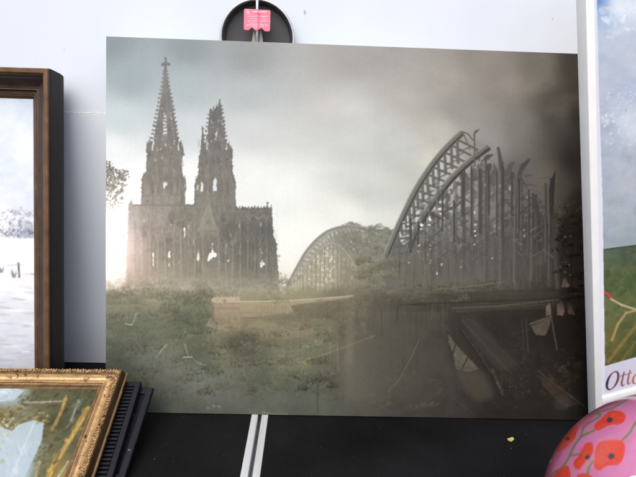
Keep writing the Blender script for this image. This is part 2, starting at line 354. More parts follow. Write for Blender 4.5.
    for x, y in ((131.3,198.5),(267.3,202.6),(271.2,205),(275.6,240)): b.poly([(x-1.3,y+9),(x-.6,y+2),(x,y-1),(x+.6,y+2),(x+1.3,y+9)], stone, 1)
    for x in np.arange(137, 266, 3.1):                                        # broken parapet
        if not 196 < x < 236 or R.random() < .3: yb = 204.4 if x < 190 else 206.8; b.poly([(x-.7,yb+1.4),(x-.5,yb-R.uniform(.2,1.3)),(x+.6,yb-R.uniform(.1,1.2)),(x+.8,yb+1.4)], stone, .9)
    b.dab(267.3,203,1.6,.7,0,(92,91,87)); b.line([(133,205),(194,205.4)], .9, (112,106,96), .55); b.line([(236,209),(268,208.6)], 1.2, (82,81,77), .55); b.dab(279.4,256,1.7,1.1,0,(130,129,122),.8); b.line([(278,256.5),(279.5,262)], .5, (130,129,122), .7)
    b.poly([(187,296),(200,232),(208.3,203),(217,232),(226,296)], (144,140,124), .16, fade); b.poly([(200.5,231),(208.3,204),(216.5,231)], (152,147,130), .3); b.line([(199,231),(208.3,204),(217.5,231)], .9, (162,156,138), .55); b.line([(201,231),(216,231)], .7, (104,100,90), .5); b.dab(208.4,222,2.6,2.8,0,(104,101,91),.5); b.dab(208.4,222,1.2,1.4,0,(136,132,118),.5)
    t = b.blur(2.5, _full(b, [(222,222),(272,226),(275,252),(220,248)])); b.put((0, b.w, 0, b.h), t*.42, np.array([82, 82, 78.]))
    t = b.blur(2, _full(b, [(196,238),(224,236),(226,262),(196,260)])); b.put((0, b.w, 0, b.h), t*.25, np.array([92, 90, 82.]))
    t = b.blur(1.0, _full(b, [(130,226),(166,227),(166,230.4),(130,229.6)])); b.put((0, b.w, 0, b.h), t*.22, np.array([120, 110, 100.]))
    for x, w_, y0, y1 in ((137.5,3,236,278),(146,2.6,234,276),(153.4,3.4,238,272),(161.5,2.6,236,274),(169.4,3.6,234,272),(177.6,2.6,238,272),(184.8,3.6,222,262),(191.6,2.4,236,270),(198.6,3.2,234,270),(212.6,6,238,268),(222,2.6,240,270),(229,3,240,270),(236.4,3,238,270),(244,3,238,270),(251.4,3,238,270),(258,2.2,242,272),(263,3.6,240,274),(270,2.6,244,272)):
        q = abs(x-131)/146; dk_ = (128-36*q, 118-28*q, 106-22*q); lt_ = (182-46*q, 170-38*q, 154-34*q)
        b.poly([(x-w_,y1),(x-w_,y0+5),(x-w_*.6,y0),(x,y0-4.5),(x+w_*.6,y0),(x+w_,y0+5),(x+w_,y1)], dk_, R.uniform(.16,.42), fade)             # tall pointed windows
        b.line([(x-w_-.5,y1),(x-w_-.5,y0+4),(x,y0-6),(x+w_+.5,y0+4),(x+w_+.5,y1)], .6, lt_, .34); b.line([(x,y1),(x,y0+2)], .5, lt_, .3); b.line([(x-w_,y0+9),(x+w_,y0+9)], .4, lt_, .3)
        for s in (-.5,.5): b.dab(x+s*w_, y0+3, .9, 1.1, 0, lt_, .25)
    for x in (133.4,142,149.8,157.6,165.6,173.6,181,188.4,195,203.6,218.6,225.4,232.6,240.2,247.8,254.8,260.4,266.6):                                 # buttresses ending in pinnacles
        q = abs(x-131)/146; y = 213+R.uniform(0,13); lt_ = (178-44*q,168-38*q,152-34*q); dk_ = (110-24*q,104-20*q,94-16*q)
        b.poly([(x-1.1,286),(x-.9,y+8),(x-1.2,y+7),(x-.5,y+5),(x,y-1),(x+.5,y+5),(x+1.2,y+7),(x+.9,y+8),(x+1.1,286)], lt_, R.uniform(.05,.34), fade); b.line([(x+1.4,y+8),(x+1.6+R.normal(0,.4),R.uniform(250,284))], R.uniform(.6,1.5), dk_, R.uniform(.1,.36))
        for yy_ in (y+14, y+27, y+41): b.line([(x-1.6,yy_),(x+1.8,yy_)], .6, dk_, .35)
    for k in range(46):                                                       # weathered patches, dark hollows, creepers
        x, y = R.uniform(131,276), R.uniform(212,280); q = abs(x-131)/146; wv = R.uniform(1.5,6); hv = R.uniform(2,9)
        t_ = [(x+wv*math.cos(u)*R.uniform(.5,1), y+hv*math.sin(u)*R.uniform(.5,1)) for u in np.arange(0,6.2,.7)]; b.poly(t_, (92-8*q,89-6*q,80-4*q) if k % 3 else (160-34*q,152-30*q,136-26*q), R.uniform(.12,.34))
    for k in range(14): x, y = R.uniform(135,272), R.uniform(214,262); b.poly([(x-.6,y+4),(x-.5,y),(x+.1,y-1.5),(x+.6,y+.4),(x+.5,y+3.6)], (206,206,198), R.uniform(.15,.5))
    for k in range(120):
        x, y = R.uniform(129,277), R.uniform(208,276); q = abs(x-131)/146
        b.line([(x,y),(x+R.uniform(-.3,.3),y+R.uniform(1.5,7))], R.uniform(.5,1.2), (178-40*q,168-36*q,152-34*q) if k % 2 else (98-10*q,93-8*q,84-6*q), R.uniform(.06,.24))
    for k in range(12): b.dab(248+k*1.8, 216.5+R.uniform(-1,2.4), .7, 1.3, .3, (152,149,138), .5)
    b.dab(172.3,222.5,2.6,3.2,0,(112,106,96),.7); b.dab(171.6,224.5,.8,1,0,(205,198,188),.8); b.dab(173.4,221.5,.6,.7,0,(196,190,180),.7)
    W_ = (244,248,246)
    b.poly([(152.6,266),(152.5,254),(153.3,251.5),(154,254),(154,266)], W_, .85); b.poly([(168.2,258),(168.4,252.5),(169.3,250.5),(170.1,253),(170,258)], W_, .85); b.dab(169,264.6,.8,2,0,W_,.85)
    b.poly([(184,237),(184.1,229),(184.7,226.5),(185.3,229),(185.3,237)], (224,220,210), .9); b.dab(184.6,229,.7,1.3,0,W_,.9); b.poly([(197,261),(197.4,253.5),(198.5,249.5),(199.3,254),(199.2,261)], (232,228,216), .85)
    b.poly([(207.6,261.6),(208,256),(209.4,253.4),(211.2,252),(212.2,247.6),(213.4,252.6),(216.2,252.6),(217,255.8),(215.4,257.6),(214,256.6),(212,258),(210,260.5)], (232,246,246), 1); b.dab(212.4,244,.5,1.3,0,W_,.8); b.dab(228.2,260.5,.9,1.6,0.4,(214,208,194),.8); b.line([(209.6,261),(211.6,252)], .5, (120,118,106), .8); b.line([(214.2,257.5),(214,251)], .4, (120,118,106), .7)
    b.poly([(260,267),(260.6,263),(262,259.6),(263.2,262.4),(264.8,264),(264.4,266),(263,265),(261.6,267.6)], (228,228,220), .9); b.line([(262.2,267),(262.4,260)], .4, (104,104,98), .8); b.dab(262.4,252.5,.4,1.6,0,W_,.6); b.dab(262.2,247,.3,1.2,0,W_,.4); b.dab(196,280,1,1.4,.3,(190,182,160),.4)
    for pts in ([(151.4,150),(152.6,141),(154,137),(153.8,146),(152.6,151)],[(177.8,150),(177.4,142),(179,146),(179.2,151)],[(224.9,150),(226.6,144),(227.4,150)],[(206,150),(206.6,143),(207.4,138),(207.6,149)]): b.poly(pts, S, .85)
    for k in range(30): x, y = (R.uniform(155,177), R.uniform(104,150)) if k % 2 else (R.uniform(209,226), R.uniform(108,160)); b.dab(x, y, R.uniform(.4,.9), R.uniform(.6,1.6), R.uniform(-.3,.3), (206,210,206), R.uniform(.25,.75)*(abs(x-165.5) < (y-66)*.15 or x > 200))
    # pale gap between the towers
    b.warp(.75, 2.0, 61, np.clip((296-yy)/6, 0, 1)*np.clip((xx-108)/4, 0, 1))
    b.poly([(186.3,178),(193.6,182),(193.8,203.4),(186,203.2)], (238,239,234), .75)
    # --- distant arch of the bridge with overgrowth
    outer = [(286,291),(289,282),(297,267),(305,253),(315,241),(327,231.5),(340,227),(352,226),(366,228)]
    fol = b.noise(7, 4, 7, seed=21); f2 = b.noise(2.2, 3, 2.2, seed=22)
    mass = b.field([(290,285,160,156,136),(320,240,146,146,134),(330,270,152,146,124),(350,240,118,118,106),(370,250,112,113,100),(350,285,112,106,88),(390,250,112,112,102),(390,285,100,97,82)])+(fol*12+f2*9)[..., None]
    b.poly(outer+[(378,229),(386,230),(396,232),(398,300),(280,300)], mass, .92)
    b.dabs(130, [(340,229),(356,224.5),(372,226.5),(392,229.5),(396,262),(360,270),(342,246)], 2.4, [(104,106,94),(128,128,114),(92,94,82)], .5)
    b.dabs(26, [(338,228),(350,224),(362,226),(380,228),(380,233),(340,233)], 2.2, [(122,122,110),(140,140,128)], .7)
    b.dabs(26, [(356,238),(386,234),(392,262),(358,262)], .6, [(196,196,182),(170,170,156)], .7)
    b.line([(350,229),(396,230.5)], 1.1, (110,108,100), .8)
    for k in range(60):                                                       # leaf clumps on the overgrown half
        x, y = R.uniform(340,394), R.uniform(232,284); w_ = R.uniform(3,7)
        for q in range(22):
            an = R.uniform(0,3.14); rr = R.random()**.6; px, py = x+w_*rr*math.cos(an), y-w_*rr*math.sin(an); v = 20*((y-py)/w_-.5)+R.normal(0,6); f_ = (x-340)/54
            b.dab(px,py,R.uniform(.6,1.6),R.uniform(.5,1.1),R.uniform(0,3),np.array([122-14*f_,122-14*f_,106-14*f_])+v,R.uniform(.25,.6),.5)
    for x, y, w_ in ((344,227,4),(350,224.6,5),(356,225.6,4),(363,228,3),(372,228.6,4),(379,226.6,5),(386,229,4),(392,231,3)):   # ragged crown of creepers
        for q in range(34): an = R.uniform(0,3.14); rr = R.random()**.5; b.dab(x+w_*rr*math.cos(an),y+1-w_*.8*rr*math.sin(an),R.uniform(.5,1.2),R.uniform(.4,.9),R.uniform(0,3),np.array([112,113,100.])+R.normal(0,9),R.uniform(.4,.9),.4)
    for k in range(16): b.dab(R.uniform(350,392),R.uniform(236,268),R.uniform(.4,.9),R.uniform(.4,.9),0,(206,207,196),R.uniform(.4,.9))
    inner = _smooth([(301,279),(306.7,268),(311,261),(315.5,255),(323,247.5),(329,244.3),(335.6,244),(343,249),(350,257.5),(354.5,265.5),(357,276)])
    op = np.array(inner); top_of = lambda x: np.interp(x, np.sort(op[:, 0]), op[np.argsort(op[:, 0]), 1])
    for x in np.arange(304, 355, 2.0):                                        # light standing between the hangers
        y = top_of(x)+2.5; br_ = np.exp(-((x-322)/15)**2)
        while y < 286:
            hh = R.uniform(1.2, 5); c_ = (232,230,206) if br_ > .4 else (186,184,164)
            if R.random() < .35+.4*br_: b.poly([(x-.7,y),(x+.6,y+R.uniform(-.4,.4)),(x+.7,y+hh),(x-.6,y+hh)], c_, R.uniform(.2,.5)+.4*br_*R.random())
            y += hh+R.uniform(.6,3)
    for x in np.arange(303, 357, 4.3): b.line([(x,top_of(x)),(x+R.uniform(-.4,.4),296)], R.uniform(.8,1.3), (122,119,100), .75)
    for k in range(40): x = R.uniform(304,352); y = R.uniform(top_of(x)+3, 288); b.line([(x,y),(x+R.uniform(3,6),y+R.uniform(-3,3))], .6, (124,121,102), .45)
    oc = _smooth(outer)
    for k in range(3, len(oc)-2, 2):                                          # lattice between the two ribs
        x, y = oc[k]; d_ = np.hypot(*(op-oc[k]).T); m_ = min(d_.argmin()+2, len(op)-1); ix_, iy_ = op[m_]
        if d_.min() < 34: b.line([(x+.5,y+1),(x+(ix_-x)*.96,y+(iy_-y)*.96)], 1.0, (118,118,106), .7); b.line([(x+.5,y+1),(x+7,y+11)], .7, (150,149,135), .45)
        b.poly([(x+2.5,y+3),(x+4.2,y+3.6),(x+3.4,y+6.6)], (206,207,196), R.uniform(.25,.75))
    for x in np.arange(288, 304, 3): b.line([(x,np.interp(x,oc[:,0],oc[:,1])+2),(x,296)], .8, (126,122,104), .55)
    _ribbon(b, oc, -1.2, 1.2, (126,126,117)); _ribbon(b, oc, -1.3, -.5, (150,150,140)); _ribbon(b, oc, 2.6, 3.3, (158,157,144), .7); _ribbon(b, inner, -.9, .9, (152,150,132), .7); _ribbon(b, inner, .8, 1.5, (110,108,94), .5)
    # --- big broken arch
    chord = [(386,254),(393,237),(400,221),(408,204),(416,188.5),(426,172.5),(437,157.5),(450,143),(462,131.8)]
    low = [(408,252),(415,233),(425,214),(437,197),(452,178),(470,161),(489,146.5)]
    fill = .87*b.field([(395,260,116,116,104),(420,245,116,116,108),(450,220,112,112,107),(480,190,108,107,104),(480,250,94,93,90),(520,200,94,93,92),(520,260,78,76,73),(548,230,80,74,69),(420,285,104,102,88),(548,285,64,58,52),(450,275,98,97,90)])+(b.noise(2.4, 3, 16, seed=31)*11+f2*5)[..., None]
    gaps = b.noise(3.4, 2, 4.2, seed=32)
    body = [(386,256),(396,236),(408,250),(416,231),(427,212),(440,195),(455,178),(472,162),(488,153),(492,160),(498,170),(506,166),(513,172),(519,188),(526,196),(534,204),(545,218),(549,226),(554,262),(556,292),(384,296)]
    hol = np.clip((gaps+.12)*5, 0, 1)*np.clip((246-yy)/40, 0, 1)*np.clip((556-xx)/40, .25, 1)
    b.poly(body, fill, .97, 1-hol*.94)
    b.poly([(386,256),(395,238),(404,258),(404,290),(384,290)], (103,104,95), .35)
    b.poly([(392,240),(402,219),(420,184),(442,154),(464,134),(489,146),(452,178),(425,214),(408,252)], fill, .10)
    for i in range(len(chord)-1):                                            # truss between the chords
        (xa, ya), (xb, yb) = chord[i], chord[i+1]
        for t in (0., .5):
            x, y = xa+(xb-xa)*t, ya+(yb-ya)*t
            k = (i+t)/(len(chord)-1); lx, ly = np.interp(k, np.linspace(0, 1, len(low)), [p[0] for p in low]), np.interp(k, np.linspace(0, 1, len(low)), [p[1] for p in low])
            b.line([(x+1,y+1),(x+2.2,ly+(lx-x)*.1+8)], 3.0, (89,89,86), .95); b.line([(x+.4,y+1),(x+1.6,ly+8)], .6, (115,115,109), .7); b.line([(x+1,y+2),(lx,ly)], 2.2, (84,84,81), .9)
            b.line([(x+2,y+15),(x+13,y+10)], 1.7, (91,91,87), .75)
    C, Lw = _smooth(chord), _smooth(low)
    _ribbon(b, C, -2.4, 4.2, (66,66,62)); _ribbon(b, C, -2.5, 1.6, (106,107,99)); _ribbon(b, C, -2.6, -1.4, (136,137,127)); _ribbon(b, C, 3.3, 4.2, (98,99,92))
    _ribbon(b, Lw, -3.2, 3.8, (58,58,55)); _ribbon(b, Lw, -3.3, .9, (101,101,94)); _ribbon(b, Lw, -3.4, -2.0, (130,130,120)); _ribbon(b, Lw, 3.0, 3.8, (88,88,82))
    for k, (x, yt) in enumerate(((398,240),(405,226),(413,212),(421,200),(429,190),(437,181),(446,190),(455,182),(463,172),(472,166),(481,165))):
        b.line([(x+1.6,yt),(x+1.6,274)], 2.0, (67,67,64), .4); b.line([(x,yt),(x+R.uniform(-.8,.8),R.uniform(225,262))], R.uniform(1.4,2.6), (105,105,99) if k % 2 else (93,92,89), .7); b.line([(x,yt+20),(x+R.uniform(-.8,.8),288)], 1.6, (95,95,88), .35)
        for q in range(6):
            y = yt+6+q*R.uniform(9,13)
            if y < 262: b.line([(x,y),(x+8,y-R.uniform(-6,7))], .9, (88,88,84), .8)
    b.line([(462,131.5),(468,134),(473,140)], 1.4, (89,88,84), .95); b.line([(474.4,133),(474.8,166)], 1.8, (91,89,86), .95); b.dab(476,131.5,2.2,1.4,-.5,(86,84,81),1); b.line([(474,134),(479,129.6)], 1.2, (86,84,81), .95)
    b.line([(463,133),(470,149)], 1.6, (96,95,91), .9); b.line([(480,155),(474,148)], 1.2, (93,91,88), .9)
    # broken uprights on the right
    dk = (76,74,72); lt = (105,103,99)
    def post(pts, wd, c=dk, hi=True):
        b.line([(x+wd*.7,y) for x, y in pts[:-1]]+[pts[-1]], wd*1.0, (60,58,56), .5)
        b.line(pts, wd, c, .97, .25)
        if hi: b.line([(x-wd*.3,y) for x, y in pts], wd*.4, lt, .8)
    post([(484.5,285),(485,250),(485.5,158)], 2.6); b.dab(487.5,156.5,3.6,1.8,-.5,dk); b.line([(484,160),(492,155)], 2.2, dk, .95)
    post([(500.6,285),(500.8,220),(501.4,180),(500,163),(498.2,148.5)], 3.0); b.poly([(498,148),(500,152),(503,172),(499.6,170)], dk, .95)
    post([(514.4,282),(515.4,215),(516.4,187),(518.4,172),(522,166),(528.6,160.2)], 3.2); b.poly([(517,176),(521,164),(528.8,159.6),(524,168),(519,177)], dk, .95)
    post([(521.5,250),(521.6,178.5)], 2.2); b.line([(521,179),(527,187)], 1.6, dk, .9)
    post([(531.2,280),(532,232),(533,194.5)], 3.0); b.poly([(532,193.5),(537.5,195),(537,240),(532,240)], (72,71,69), .95)
    post([(545.6,262),(545.4,184.2)], 2.2, (74,71,67)); post([(549.4,284),(550.4,215),(551,180)], 4.0, (67,64,60)); b.poly([(549.2,190),(551,180),(555.8,169.5),(554.8,185),(553,214),(549.8,214)], (64,60,57), 1)
    b.line([(552,222),(556,213)], 1.2, (70,64,58), .9)
    for (x, y, rx, ry, a) in ((511,165,5,2.4,-.7),(509,170,5,2.4,-.8),(506,175,4,2.2,-.6),(507,181,4,2,.4),(540,202,3,2,0),(543,207,3,2,.3),(494,172,3,3,0),(507,188,3,3,0),(527,198,3,3,.2),(490,180,3,5,0),(513,190,2,6,0)): b.dab(x,y,rx,ry,a,(83,81,78),.9)
    for y in range(178, 262, 7):
        xs = 488 if y < 190 else 484
        for q in range(5): x = xs+q*13+R.uniform(-3,3); b.line([(x,y+R.uniform(-3,3)),(x+R.uniform(6,12),y+R.uniform(-5,5))], R.uniform(.7,1.5), (69,68,66) if q % 2 else (89,88,84), .6)
    for (x, y, rx, ry, a) in ((510.6,188.5,2.1,2.8,.9),(496,204,.9,2.4,.7),(497,186,.7,1.4,.6),(500,186,.6,1.8,.6),(527,197,1.6,1.2,.7),(487.6,213,.9,1,.7),(495,226,.9,2,.6),(524.5,236,1.6,2,.5),(517,239,.7,1.1,.7),(524,230,1.8,1.1,.4),(541,240,1.4,1.4,.3),(485,185,.7,2,.5),(492,193,.7,2,.5)): b.dab(x,y,rx,ry,R.uniform(-.4,.4),(172,172,168),a)
    for (x, y, rx, ry, an, a) in ((403.6,222,1.4,.8,-.7,.8),(404,227,.7,.7,0,.9),(408.6,224,2.3,1.2,-.2,.95),(408.4,228.8,1.2,1.1,0,.95),(421.4,225,2.2,2.4,-.5,.9),(421.4,229,2,.9,0,.9),(431,218.6,3.4,3,.2,.9),(429.4,225,2.6,.9,-.1,.9),(443,226.6,1.1,3.6,.55,.95),(441.6,213.5,2.6,2.2,-.4,.85),(441.5,202,3.4,2.4,.2,.85),(440,209,3,1.6,-.2,.8),(454,210,1.1,3.4,.5,.9),(463,210,.9,1,0,.7),(461.4,230.8,1.4,.8,-.2,.8),(453,224.5,.8,.8,0,.7),(475.2,224.8,1.9,1.6,.3,.75),(475,231.2,2,.9,.2,.9),(475,235.8,1.8,.9,.5,.85),(474.6,212.6,1,2.4,.1,.7),(461,244.5,1.4,.9,-.5,.9),(474.3,244.4,1.5,.9,0,.8),(419.2,245.3,1.2,1,0,1),(418.4,251.2,1.2,1,0,1),(430.2,245.5,.8,.8,0,.8),(432.6,242,1.1,.9,-.6,.7),(429.8,249,1,1,0,.9),(427.6,255,.8,.8,0,.7),(431.2,260.5,.8,1.2,0,.9),(429.8,263.3,1.4,1.2,0,1),(409,262.7,1.1,1,0,1),(441.4,264.5,1.5,2,0,1),(461,267,1.1,1,0,.9),(437,273.4,1.3,1.8,.3,1),(461.8,260.6,.7,.9,0,.6),(487.4,257.3,.9,1.2,0,.9),(492.2,258.2,1.1,1.1,0,.95),(481.2,246,.7,.7,0,.6)): b.poly([(x+rx*.95*math.cos(an+q)*R.uniform(.55,1.05)-ry*0,y+ry*.95*math.sin(an+q)*R.uniform(.55,1.05)) for q in np.arange(0,6.2,1.05)],(228,228,218),a)
    b.poly([(534,264),(541,253),(544,264)], (93,96,98), .5); b.dab(540,263.6,1.3,.8,0,(150,154,156),.8)
    for k in range(130):                                                      # cross bracing and rags of girders
        x = R.uniform(404, 548); y0 = np.interp(x, [404,440,472,500,515,530,548], [244,198,166,166,180,200,216]); y = R.uniform(y0+3, 262); s_ = R.choice([-1,1])
        cc = (70,69,66) if k % 3 else (112,111,105)
        b.line([(x,y),(x+R.uniform(6,11),y+s_*R.uniform(4,9))], R.uniform(.9,2.0), cc, R.uniform(.35,.85))
    for k, x in enumerate(np.arange(409, 550, 8.6)):                          # heavy uprights, tops snapped at different heights
        yt = np.interp(x, [404,440,472,500,515,530,548], [246,200,168,168,180,198,214])+R.uniform(-9,12); x += R.uniform(-2.2,2.2); wd = R.uniform(2.0,4.4)
        ym, yb = R.uniform(214,246), R.uniform(250,286); dx_ = R.normal(0,.7); b.poly([(x-wd/2,ym),(x-wd/2+.3,yt+R.uniform(0,3)),(x,yt-R.uniform(0,3)),(x+wd/2,yt+R.uniform(0,4)),(x+wd/2,ym+R.uniform(-3,3))], (64,63,60), .85); b.poly([(x-wd/2+dx_,ym),(x+wd/2+dx_,ym),(x+wd*.4+dx_*2,yb),(x-wd*.4+dx_*2,yb-R.uniform(0,6))], (70,69,65), .45); b.line([(x-wd*.35,yt+2),(x-wd*.35,R.uniform(230,270))], .6, (120,119,112), R.uniform(.3,.8))
        if k % 3 == 0: b.poly([(x-2.4,yt+5),(x-1.8,yt-1),(x+2.2,yt-2.4),(x+3.4,yt+2.6),(x+1,yt+6)], (72,71,68), .85)
    t = b.blur(6, _full(b, [(392,250),(560,244),(560,292),(390,292)])); b.put((0, b.w, 0, b.h), t*.34, np.array([88, 87, 80.]))
    b.warp(.22, 2.6, 71, np.clip((xx-282)/6, 0, 1)*np.clip((300-yy)/6, 0, 1))
    # --- ground: mist over ruins, trees and wreck of the lower bridge
    hz = b.noise(30, 4, 12, seed=41); g1 = b.noise(11, 4, 9, seed=42); g2 = b.noise(3, 3, 3, seed=43); big = b.noise(26, 3, 16, seed=45); f8 = b.noise(2.2, 2, 2.2, seed=46)
    gtop = 283+g1*5+f8*2.5+np.clip((xx-355)/60, 0, 1)*4-np.clip((215-xx)/60, 0, 1)*3
    edge = np.clip((yy-gtop)/13, 0, 1); edge = edge*edge*(3-2*edge)
    right = np.clip((xx-345)/150, 0, 1); low = np.clip((yy-296)/24, 0, 1)
    gl_ = np.clip((370-xx)/60, 0, 1)[..., None]*np.array([-6, 0, -5.])
    Gt = gl_+G*(1-.15*right*low-.05*low)[..., None]+((g1*6+big*9)*(1-.35*right)*low+f8*2.2)[..., None]*np.array([1, 1, .84])
    b.put((0, b.w, 0, b.h), edge*.97, Gt)
    def bush(x, y, w_, h_, col, n, al=.5, sz=1.3, ct=16):
        """a rounded clump: dark underneath, leaves catching light on top"""
        col = np.array(col, float)
        for k in range(n):
            a_ = R.uniform(0, math.pi); q = R.random()**.6; px, py = x+w_*q*math.cos(a_)*R.uniform(.8,1.1), y-h_*q*math.sin(a_)
            v = 1.35*ct*((y-py)/h_-.55)-ct*.3*(px-x)/w_+R.normal(0, 6.5)
            b.dab(px, py, sz*R.uniform(.5,1.4), sz*R.uniform(.35,.9), R.uniform(0,3.1), col+v*np.array([1,1,.85]), min(1, al*1.5)*R.uniform(.45,1), .5)
    def wash(pts, sg, col, al, tex=None):
        t = b.blur(sg, _full(b, pts)); b.put((0, b.w, 0, b.h), np.clip(t*al*(1 if tex is None else 1+.5*tex), 0, 1), np.array(col, float))
    # far row against the church foot and the small arch
    for k in range(40):
        x = R.uniform(110, 286); f = (x-105)/180; bush(x, R.uniform(282,292), R.uniform(5,12), R.uniform(4,10), (142-30*f,134-22*f,114-14*f), 26, .38, 1.2, 14)
    for k in range(26):
        x = R.uniform(112, 284); f = (x-105)/180; bush(x, R.uniform(284,294), R.uniform(4,9), R.uniform(9,22), (134-26*f,128-18*f,108-10*f), 34, .3, 1.2, 14)
    for k in range(60): x = R.uniform(128,278); y = R.uniform(262,290); b.line([(x,y),(x+R.uniform(-1.5,1.5),y-R.uniform(3,12))], R.uniform(.5,1.1), (118,114,98) if k % 2 else (158,150,130), R.uniform(.12,.35))
    wash([(104,276),(200,282),(286,284),(286,298),(104,298)], 6, (158,149,126), .22)
    for k in range(34):
        x = R.uniform(108, 212); bush(x, R.uniform(294,306), R.uniform(6,14), R.uniform(6,12), (104,104,86) if k % 3 else (86,90,72), 40, .42, 1.4, 18)
    for x, y, w_, h_ in ((190,300,13,15),(198,312,14,18),(180,318,15,16),(202,328,12,16),(168,308,12,12)): bush(x, y+6, w_, h_, (80,84,68), 110, .45, 1.5, 20)
    for k in range(22):
        x = R.uniform(240, 290); bush(x, R.uniform(290,300), R.uniform(4,9), R.uniform(4,8), (146,136,106), 24, .4, 1.0, 16)
    wash([(104,300),(214,302),(214,312),(104,316)], 6, (132,126,106), .22)
    # wall and roadway lit by the sun
    def wall(pts, col, al): b.poly(pts, np.array(col, float)+(g2*9+f8*6)[..., None], al)
    wall([(211,300),(214,297),(220,297.6),(229,296.6),(238,297.4),(239.5,295.6),(241,298),(241,331),(232,333),(219,329),(206,326),(209,319),(213,317),(214,306)], (158,141,119), .72)
    wall([(211,300),(214,297.2),(239,297),(240,302.5),(214,303)], (176,160,137), .75); b.line([(213,303.8),(240,303.6)], .8, (118,104,87), .6); b.line([(240.6,296),(240.6,326)], .8, (120,106,88), .5)
    for k in range(11): b.poly([(216+k*2.2,310),(216+k*2.2,306.5),(217.2+k*2.2,306.5),(217.2+k*2.2,310)], (118,102,85), .55)
    for k in range(5): b.line([(215+k*5,312+R.uniform(0,2)),(214+k*5,327)], .6, (124,110,92), .35)
    for k, (x, h_) in enumerate(((217,2),(222,3.2),(231,1.6),(235,3.4),(238,2))): b.poly([(x-.8,297.4),(x-.5,297.4-h_),(x+.7,297.2-h_*.7),(x+.9,297.4)], (164,148,126), .8)
    wall([(240,301),(262,301.5),(290,300),(330,297),(353,295.2),(353,297.6),(330,301),(300,304),(290,313),(241,318)], (160,145,117), .62)
    b.line([(240,301.6),(290,300.6),(330,297.8),(353,295.6)], 1.3, (192,180,150), .6); wall([(290,306),(300,304),(330,300.6),(353,297.4),(355,312),(340,322),(300,320)], (92,85,70), .72)
    for k in range(9): b.poly([(256+k*3.6,311),(256+k*3.6,305.5),(257.8+k*3.6,305.5),(257.8+k*3.6,311)], (128,114,91), .45)
    b.line([(241,312.6),(286,313)], .8, (112,100,80), .5); b.line([(241,317.6),(300,320.5),(340,323)], 1.2, (90,82,67), .55); b.line([(262,303),(262,317)], .7, (118,104,84), .5); b.line([(276,302.4),(276,318)], .7, (120,106,86), .4)
    wall([(241,318),(300,322),(318,332),(290,340),(262,336),(244,332)], (136,121,98), .5)
    for k in range(26): bush(R.uniform(212,330), R.uniform(328,338), R.uniform(4,8), R.uniform(3,7), (132,121,97), 18, .36, 1.0, 14)
    wash([(226,316),(300,322),(320,330),(300,336),(230,334)], 4, (150,136,110), .28)
    wash([(206,312),(290,316),(340,318),(330,340),(210,338)], 5, (112,106,86), .38)
    for k in range(30): bush(R.uniform(204,345), R.uniform(318,334), R.uniform(4,9), R.uniform(4,9), (108,105,83), 24, .34, 1.1, 20)
    for k in range(9): bush(R.choice([212,226,244,262,280,300,322,345])+R.uniform(-5,5), R.uniform(299,304), R.uniform(3,6), R.uniform(3,5), (112,110,88), 22, .38, .9, 18)
    # dark hollow and thickets below the wall
    wash([(222,338),(240,331),(258,334),(264,352),(252,364),(228,354)], 3, (76,73,62), .7); wash([(264,336),(290,340),(282,352),(262,348)], 3, (88,84,70), .4)
    for k in range(70):
        x = R.uniform(212, 348); y = R.uniform(344, 402); f = (y-340)/62; bush(x, y, R.uniform(5,12), R.uniform(4,10), np.array([112,109,88])*(1-.26*f)-8*(x > 335), 26, .36, 1.2, 20)
    for x, y in ((306,352),(312,362),(304,368),(318,346)): bush(x, y, 6, 7, (118,121,80), 40, .42, 1.2, 20)
    for k in range(170):                                                      # pale twisted branches and hanging creepers
        x, y = R.uniform(228, 345), R.uniform(326, 392); a_ = R.uniform(-1.2, .9); L_ = R.uniform(4, 12)
        b.line([(x,y),(x+L_*math.cos(a_)*.5,y+L_*math.sin(a_)*.5+R.uniform(-1.2,1.2)),(x+L_*math.cos(a_),y+L_*math.sin(a_))], .55, (134,130,106) if k % 3 else (70,67,55), R.uniform(.08,.3))
    for x in (284,291,298,322,330,337): b.line([(x,326+R.uniform(0,10)),(x+R.uniform(-1,1),372)], .7, (140,134,110), .32)
    for y0, y1 in ((352,356),(358,361),(346,352)): b.line([(268,y0+4),(290,y1),(318,y0-2),(334,y0-5)], .6, (150,142,118), .3)
    # left slope: dim thickets sinking into mist
    for k in range(60):
        x = R.uniform(106, 214); y = R.uniform(316, 352); bush(x, y, R.uniform(5,12), R.uniform(4,9), (96,97,82) if k % 3 else (80,82,69), 28, .34, 1.3, 16)
    for k in range(46):
        x = R.uniform(120, 250); y = R.uniform(346, 398); bush(x, y, R.uniform(5,12), R.uniform(3,8), (94,93,83) if k % 3 else (78,77,69), 22, .3, 1.2, 14)
    for x, y in ((175,342),(184,338),(192,340),(170,348)): bush(x, y, 7, 6, (112,110,88), 30, .4, 1.1, 18)
    wash([(104,340),(150,356),(190,392),(236,408),(236,416),(104,416)], 9, (60,60,57), .30, hz)
    wash([(122,336),(160,340),(200,370),(250,398),(236,408),(176,398),(140,372)], 8, (112,111,105), .34, hz)
    wash([(180,384),(240,392),(330,398),(330,410),(200,412)], 7, (100,98,92), .3, hz)
    # overgrowth by the abutment, on the deck and between the arches
    for k in range(40): bush(R.uniform(354,402), R.uniform(262,298), R.uniform(5,10), R.uniform(5,10), (103,103,86), 40, .42, 1.3, 22)
    for k in range(46):
        x = R.uniform(398, 552); f = (x-398)/154; bush(x, R.uniform(284,293), R.uniform(4,9), R.uniform(3,8), np.array([92,90,74])*(1-.3*f), 26, .42, 1.1, 22)
    b.line([(398,262),(404,270)], .5, (120,118,98), .4)
